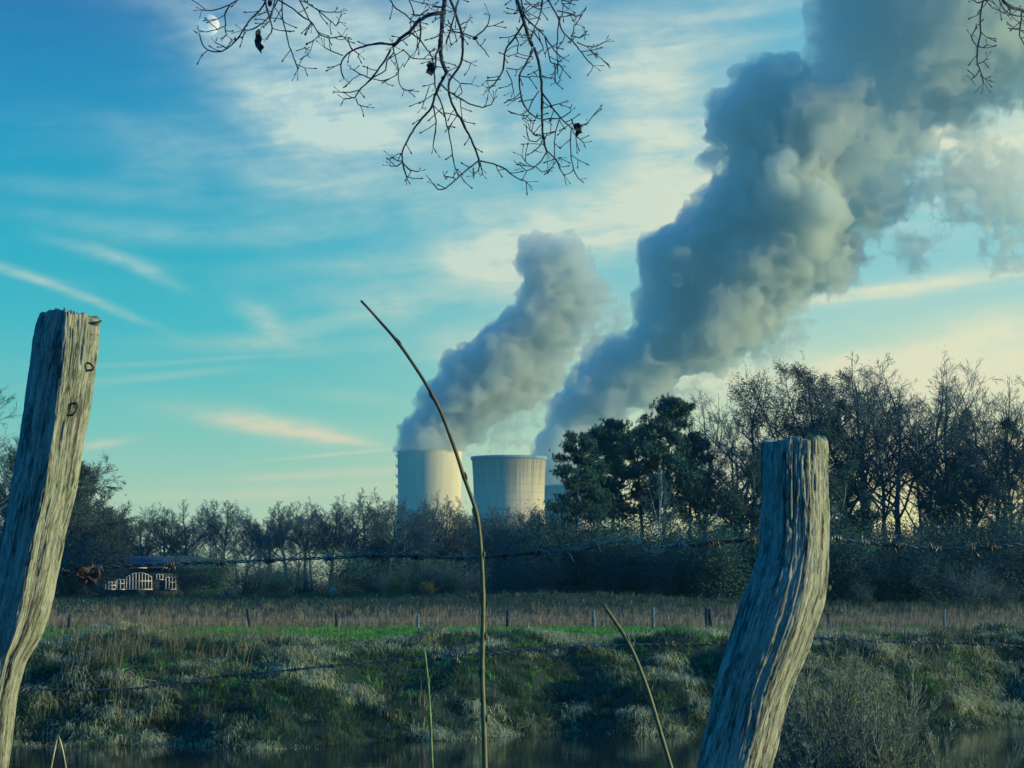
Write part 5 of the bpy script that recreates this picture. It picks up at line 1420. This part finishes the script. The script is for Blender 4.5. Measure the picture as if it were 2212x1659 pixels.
# ------------------------------------------------------------------ twigs hanging into the top of the picture
m_hang = material('dark_twig_bark', [(0.3, (0.016, 0.018, 0.022)), (0.7, (0.045, 0.045, 0.045))], 60, 0.85, bump=0.3)
def c1(p): return [(x / 3.0, y / 3.0) for x, y in p]
def c2(p): return [(737.3 + x / 3.0, y / 3.0) for x, y in p]
def c3(p): return [(1474.7 + x / 3.0, y / 3.0) for x, y in p]
def hanging(label, lines, leaves, D, seed):
    """lines: (points, start half width, end half width) in photo units; short spurs with buds grow along each"""
    rnd = random.Random(seed); u = unit(D)
    org = at(lines[0][0][0][0], lines[0][0][0][1], D)
    o = thing('hanging_branch', label, 'branch', org)
    for li, (pts, w0, w1) in enumerate(lines):
        ph, am = rnd.uniform(0, 6), rnd.uniform(.02, .12)
        n = len(pts)
        P = np.array([at(X, Y, D + am * math.sin(ph + 2.2 * k / max(n - 1, 1)) - am * math.sin(ph)) for k, (X, Y) in enumerate(pts)])
        if pts[0][1] <= 0: P = np.concatenate([[P[0] + (P[0] - P[1]) / np.linalg.norm(P[0] - P[1]) * 0.35 + np.array((0, 0, 0.15))], P])
        Q, s = resample(P, 0.008)
        rg = np.random.default_rng(seed * 31 + li)
        Q = Q + np.cumsum(rg.normal(0, 0.0007, Q.shape), 0) * np.minimum(1, np.arange(len(Q)) / 10)[:, None]
        r = np.linspace(w0 * 1.3, w1 * 1.45, len(Q)) * u * 0.5
        r = r * (1 + 0.22 * (np.sin(s / 0.045 + ph) > 0.93))
        mb = MB(); mb.tube(Q, r, 7)
        T = np.gradient(Q, axis=0); T /= np.linalg.norm(T, axis=1)[:, None]
        # spurs
        pos = rnd.uniform(0.03, 0.08); side = 1
        while pos < s[-1]:
            i = int(np.searchsorted(s, pos)); i = min(i, len(Q) - 1)
            side = -side
            t = T[i]; v = np.cross(t, [0, 1, 0]); v /= np.linalg.norm(v) + 1e-9
            a = rnd.uniform(.5, 1.2)
            d = t * math.cos(a) + v * side * math.sin(a) + np.array((0, rnd.uniform(-.5, .5), 0)); d /= np.linalg.norm(d)
            L = rnd.uniform(.014, .055) * (1.0 if w1 < 3 else .8)
            m1 = Q[i] + d * L * .5; d2 = d + np.array((rnd.uniform(-.35, .35), rnd.uniform(-.2, .2), rnd.uniform(-.2, .35))); d2 /= np.linalg.norm(d2)
            e = m1 + d2 * L * .5; rr = max(1.2, min(w1, 1.6)) * u * 0.6
            mb.tube([Q[i], m1, e, e + d2 * .006, e + d2 * .011], [rr * 1.2, rr, rr, rr * 2.0, rr * .6], 5)
            if L > .04 and rnd.random() < .75:
                d3 = d2 + v * side * rnd.choice((-1, 1)) * .9; d3 /= np.linalg.norm(d3); l3 = rnd.uniform(.012, .035)
                mb.tube([m1, m1 + d3 * l3, m1 + d3 * (l3 + .006), m1 + d3 * (l3 + .010)], [rr, rr * .9, rr * 1.9, rr * .5], 5)
            pos += rnd.uniform(.035, .10)
        # end cluster of buds
        e, t = Q[-1], T[-1]
        for q in range(3):
            d = t + np.array((rnd.uniform(-.9, .9), rnd.uniform(-.5, .5), rnd.uniform(-.7, .9))); d /= np.linalg.norm(d); l = rnd.uniform(.008, .03); rr = 1.1 * u * .5
            mb.tube([e, e + d * l, e + d * (l + .006), e + d * (l + .011)], [rr, rr, rr * 2.0, rr * .5], 5)
        world_part('limb' if w0 > 6.5 else 'twig', mb, m_hang, o, org)
    for pts in leaves:
        leaf('withered_leaf', None, pts, D - .02, seed, o, org, m_deadleaf)
    return o
m_deadleaf = material('dark_withered_leaf', [(0.25, (0.02, 0.018, 0.018)), (0.75, (0.07, 0.05, 0.045))], 40, 0.8, bump=0.3)
HD_ = 6.6
hanging('hanging twigs with one drooping dead leaf, leftmost, in front of the moon', [
    (c1([(1700, -30), (1720, 60), (1765, 220), (1725, 270)]), 4, 2.2), (c1([(1740, -30), (1700, 60), (1640, 110), (1580, 180), (1545, 255), (1475, 315), (1420, 340), (1370, 332), (1330, 320), (1303, 270), (1295, 220)]), 5, 1.8),
    (c1([(1600, -40), (1550, 0), (1490, 30), (1400, 65), (1350, 62), (1310, 60)]), 3.4, 1.8), (c1([(1490, 30), (1455, 90), (1460, 170), (1470, 230)]), 2.6, 1.6), (c1([(1465, 165), (1400, 195), (1330, 215)]), 2, 1.6), (c1([(1475, 315), (1430, 300), (1395, 280)]), 2, 1.5),
    (c1([(1830, -40), (1770, 100), (1700, 160), (1640, 190), (1590, 180)]), 3.6, 1.8), (c1([(1770, 0), (1740, 120), (1690, 180)]), 4.2, 2), (c1([(1850, -20), (1850, 100), (1880, 220), (1900, 280), (1920, 330), (1950, 420)]), 3.4, 1.8), (c1([(1920, 330), (1955, 318), (1985, 305)]), 1.8, 1.4), (c1([(1945, 385), (1990, 360)]), 1.8, 1.4),
    (c1([(1770, -10), (1890, 50), (1960, 120), (2030, 140), (2060, 200), (2130, 250), (2215, 240)]), 3.4, 1.8), (c1([(1930, -30), (2000, 100), (2030, 140)]), 2.6, 2), (c1([(1950, -20), (2050, 55), (2130, 75), (2200, 75)]), 3, 1.7), (c1([(2050, 55), (2130, 130), (2170, 165), (2195, 140)]), 2, 1.5), (c1([(2030, -40), (2060, 10), (2110, -10)]), 3, 2), (c1([(2060, 200), (2070, 240)]), 1.8, 1.4)],
    [c1([(1675, 185), (1690, 200), (1688, 225), (1700, 245), (1695, 265), (1688, 285), (1712, 303), (1705, 318), (1695, 325), (1695, 350), (1675, 325), (1655, 300), (1648, 265), (1655, 245), (1655, 205)]), c1([(1735, -5), (1760, 0), (1765, 25), (1750, 45), (1735, 30)])], HD_, 51)
hanging('thickest hanging branch forking downward in the top middle with a dead leaf cluster', [
    (c2([(680, -60), (678, 40), (672, 120), (660, 220), (650, 300), (655, 350), (672, 410), (692, 455)]), 10, 6), (c2([(692, 455), (665, 500), (640, 540), (612, 590), (600, 640), (597, 690), (545, 740), (490, 815), (440, 890), (405, 950), (400, 1000), (398, 1050), (410, 1110), (425, 1165)]), 5, 2),
    (c2([(398, 1050), (360, 1075), (310, 1075)]), 2.2, 1.6), (c2([(398, 1055), (440, 1100), (490, 1110)]), 2.2, 1.6), (c2([(398, 1045), (370, 1045), (345, 1030)]), 2, 1.5),
    (c2([(695, -30), (735, 70), (762, 150), (775, 250), (775, 370), (748, 435), (705, 470), (690, 510), (692, 570), (730, 660), (790, 770), (830, 860), (870, 950), (890, 1040)]), 5.5, 3.2), (c2([(890, 1040), (980, 1060), (1060, 1095), (1130, 1150), (1190, 1180)]), 3, 1.6), (c2([(890, 1040), (800, 1110), (740, 1160), (680, 1210), (640, 1215), (605, 1175)]), 3, 1.6), (c2([(900, 1050), (910, 1100), (920, 1130)]), 2, 1.4), (c2([(855, 1090), (850, 1140)]), 1.8, 1.4), (c2([(740, 1160), (665, 1135)]), 1.8, 1.4),
    (c2([(676, 80), (600, 90), (550, 105), (490, 145), (440, 205), (390, 235), (335, 290)]), 7.5, 4.6), (c2([(335, 290), (230, 280), (150, 290), (70, 320), (10, 360), (-15, 420), (0, 480), (15, 500)]), 4.2, 1.8), (c2([(70, 320), (45, 280), (10, 235)]), 2.4, 1.5), (c2([(70, 320), (120, 355)]), 2, 1.5), (c2([(10, 360), (-60, 330), (-110, 300)]), 2, 1.5),
    (c2([(320, 320), (290, 380), (200, 510), (130, 580), (90, 640), (20, 655)]), 3.8, 1.8), (c2([(95, 640), (110, 680), (160, 700)]), 2, 1.5), (c2([(130, 580), (60, 600), (0, 600)]), 2, 1.5), (c2([(200, 510), (120, 490), (65, 450)]), 2.2, 1.5), (c2([(200, 505), (290, 460), (300, 400), (345, 340), (335, 295)]), 2, 2.4), (c2([(345, 345), (365, 430), (370, 540), (400, 580)]), 2.2, 1.4), (c2([(200, 510), (280, 525), (350, 490), (380, 450)]), 1.8, 1.4),
    (c2([(440, 205), (520, 260), (570, 320), (605, 370), (620, 420)]), 2.6, 1.8), (c2([(510, 150), (515, 200), (505, 260), (480, 325)]), 3.4, 2), (c2([(650, 300), (615, 340), (603, 390), (600, 470), (605, 560)]), 4, 2.2), (c2([(400, 320), (450, 375), (520, 385), (600, 375)]), 2, 1.6), (c2([(335, 290), (420, 250), (470, 215)]), 2.2, 1.6),
    (c2([(612, 585), (650, 680), (665, 780), (690, 880), (715, 1000), (735, 1085)]), 2.8, 1.6), (c2([(597, 690), (615, 780), (612, 870), (600, 920), (602, 958)]), 2.6, 1.6), (c2([(665, 730), (740, 745), (785, 772)]), 1.8, 1.6), (c2([(645, 545), (690, 590), (760, 640), (830, 680), (900, 705), (960, 690), (980, 655)]), 3, 1.6), (c2([(690, 195), (780, 215), (860, 245), (890, 290), (930, 325)]), 2.6, 1.6), (c2([(860, 245), (920, 200), (950, 160), (958, 98)]), 2.4, 1.6), (c2([(775, 160), (830, 125)]), 1.8, 1.4), (c2([(775, 380), (835, 410)]), 1.8, 1.4), (c2([(700, 480), (770, 540), (785, 600), (750, 630)]), 1.8, 1.4), (c2([(775, 540), (845, 545)]), 1.8, 1.4), (c2([(570, 560), (545, 640), (530, 700)]), 1.8, 1.4),
    (c2([(320, -10), (365, 50), (400, 50), (440, 100), (480, 140)]), 2.6, 2), (c2([(430, -20), (460, 70), (470, 110), (520, 95)]), 2.6, 1.8), (c2([(530, -10), (530, 30), (585, 40)]), 2, 1.5), (c2([(740, -10), (715, 60), (690, 160), (660, 260)]), 3.4, 2.6), (c2([(640, 90), (660, 160), (665, 200)]), 2.4, 2), (c2([(595, 40), (650, 50), (675, 70)]), 3, 3), (c2([(690, 130), (730, 200), (755, 270)]), 2, 1.5)],
    [c2([(575, 395), (595, 410), (608, 440), (600, 470), (585, 492), (565, 480), (545, 470), (560, 440), (550, 420)]), c2([(645, 500), (665, 490), (668, 515), (652, 530)]), c2([(850, 240), (870, 232), (888, 245), (870, 260), (852, 258)])], HD_ + .15, 52)
hanging('hanging branch right of the middle ending in a long bare drooping twig', [
    (c2([(1140, -60), (1150, 30), (1165, 80), (1190, 150), (1215, 240), (1250, 310)]), 7.5, 5.5), (c2([(1250, 310), (1272, 370), (1285, 450), (1298, 530), (1300, 640), (1298, 770), (1310, 880), (1335, 980)]), 5.2, 3), (c2([(1335, 980), (1390, 1035), (1412, 1090), (1440, 1140)]), 2.8, 1.7), (c2([(1335, 980), (1290, 1050), (1240, 1085), (1200, 1105), (1170, 1085)]), 2.6, 1.6), (c2([(1245, 1085), (1195, 1055), (1162, 1010)]), 2, 1.5), (c2([(1260, 1080), (1300, 1115)]), 1.8, 1.4), (c2([(1385, 1035), (1425, 1020)]), 1.8, 1.4),
    (c2([(1185, -40), (1215, 100), (1280, 150), (1330, 200), (1380, 280), (1420, 340), (1465, 360)]), 4.6, 1.8), (c2([(1320, -60), (1390, 60), (1415, 110), (1440, 190), (1490, 235), (1530, 275), (1570, 330), (1610, 375), (1660, 420)]), 5, 1.8), (c2([(1530, 275), (1580, 298), (1640, 300), (1705, 268)]), 2.4, 1.6), (c2([(1490, 235), (1505, 200), (1500, 165), (1520, 155)]), 2, 1.5), (c2([(1495, 235), (1550, 230), (1590, 210)]), 2, 1.5), (c2([(1595, 360), (1660, 340)]), 1.8, 1.4), (c2([(1400, 70), (1470, 85), (1520, 110), (1545, 100)]), 2.4, 1.6), (c2([(1420, -20), (1440, 50), (1480, 75)]), 2, 1.5), (c2([(1440, -10), (1520, 8)]), 2, 1.5),
    (c2([(1185, 145), (1130, 235), (1095, 280), (1065, 325), (1070, 440), (1045, 505), (1000, 560), (965, 590)]), 3.8, 1.8), (c2([(1070, 455), (1110, 530), (1120, 600)]), 2.2, 1.5), (c2([(1035, 515), (990, 520), (942, 515)]), 2, 1.5), (c2([(1000, 555), (945, 568)]), 1.8, 1.5), (c2([(1130, 240), (1150, 280), (1145, 340), (1090, 358)]), 2, 1.5), (c2([(1070, 440), (1150, 460), (1190, 430)]), 1.8, 1.5),
    (c2([(1250, 310), (1220, 370), (1190, 440), (1145, 490), (1150, 560), (1170, 670), (1220, 730), (1270, 770), (1300, 775)]), 4, 2), (c2([(1145, 490), (1210, 500), (1290, 495)]), 2, 1.6), (c2([(1175, 620), (1110, 655)]), 1.8, 1.5), (c2([(1225, 735), (1185, 770)]), 1.8, 1.5), (c2([(1300, 600), (1360, 680), (1410, 745), (1450, 790), (1490, 830), (1525, 840)]), 3.2, 2), (c2([(1490, 830), (1485, 950), (1492, 1030), (1508, 1100), (1548, 1168)]), 2.2, 1.5), (c2([(1500, 850), (1530, 895), (1565, 930)]), 2, 1.5), (c2([(1540, 815), (1590, 798)]), 1.8, 1.5), (c2([(1490, 770), (1500, 800)]), 1.8, 1.5),
    (c2([(1415, 110), (1400, 200), (1390, 300), (1395, 400), (1395, 465)]), 2.6, 1.6), (c2([(1300, 490), (1340, 505), (1380, 510), (1390, 545)]), 2.2, 1.6), (c2([(1280, 590), (1240, 650), (1215, 720)]), 2.2, 1.8), (c2([(1410, 780), (1390, 850), (1385, 940), (1385, 1020)]), 2.2, 1.6), (c2([(1300, 775), (1350, 770), (1420, 775), (1480, 740)]), 2.2, 1.6), (c2([(1310, 700), (1410, 672)]), 1.8, 1.4), (c2([(1310, 880), (1260, 880), (1225, 840)]), 2, 1.5), (c2([(1305, 890), (1290, 940), (1250, 970)]), 2, 1.5), (c2([(1310, 880), (1260, 920), (1222, 910)]), 1.8, 1.4), (c2([(1390, 850), (1320, 890)]), 1.8, 1.5), (c2([(1250, 210), (1290, 270), (1310, 320)]), 2.4, 1.6), (c2([(1320, 240), (1340, 330), (1360, 400), (1420, 415)]), 2.4, 1.6), (c2([(1270, 190), (1200, 245), (1165, 230)]), 2, 1.5), (c2([(1310, 0), (1300, 100), (1270, 180), (1240, 260)]), 3, 2), (c2([(1210, 100), (1170, 60), (1110, 85)]), 2, 1.5), (c2([(1200, 0), (1240, 40), (1290, 60)]), 2, 1.5)],
    [c2([(1510, 800), (1540, 795), (1560, 815), (1555, 845), (1565, 860), (1540, 870), (1525, 890), (1515, 865), (1520, 845), (1505, 825)])], HD_ - .1, 53)
hanging('two sparse twigs hanging in the top right corner', [
    (c3([(1950, -60), (1942, 0), (1920, 120), (1925, 190), (1900, 290), (1890, 400), (1920, 450), (1925, 490), (1932, 530)]), 4.6, 2), (c3([(1922, 455), (1900, 495), (1870, 525)]), 2, 1.5), (c3([(1928, 490), (1950, 508), (1980, 508)]), 1.8, 1.4), (c3([(1900, 290), (1880, 265), (1872, 235)]), 2, 1.6), (c3([(1902, 300), (1950, 318), (1975, 298)]), 1.8, 1.4), (c3([(1905, 420), (1935, 405), (1965, 385)]), 1.8, 1.4), (c3([(1945, 10), (1910, 20), (1890, 0)]), 2.4, 1.8), (c3([(1945, 8), (1990, -5)]), 2.2, 1.8),
    (c3([(2070, -40), (2100, 20), (2140, 48), (2190, 62), (2260, 95)]), 6.5, 5), (c3([(2035, -30), (2065, 45), (2090, 85), (2150, 115), (2230, 120)]), 2.8, 1.8), (c3([(2195, 80), (2190, 160), (2192, 240), (2215, 275)]), 2.6, 1.8), (c3([(2090, 85), (2050, 70)]), 1.8, 1.4), (c3([(2130, 45), (2115, 90)]), 1.8, 1.4), (c3([(2190, 180), (2155, 182)]), 1.8, 1.4)], [], HD_, 54)
# ------------------------------------------------------------------ haze
m_haze = bpy.data.materials.new('river_haze'); m_haze.use_nodes = True
N = Nodes(m_haze.node_tree); N.n.remove(N.n['Principled BSDF'])
v = N.new('ShaderNodeVolumePrincipled')
v.inputs['Color'].default_value = (0.20, 0.70, 1.0, 1); v.inputs['Density'].default_value = HAZE; v.inputs['Anisotropy'].default_value = 0.2
N.l.new(v.outputs[0], N.n['Material Output'].inputs['Volume'])
mb = MB(); mb.box((0, 1500, 498), (1900, 3700, 1006))
hz = part('haze', mb.mesh('haze', m_haze))
tag(hz, 'thin blue evening haze between the meadow and the towers', kind='stuff')
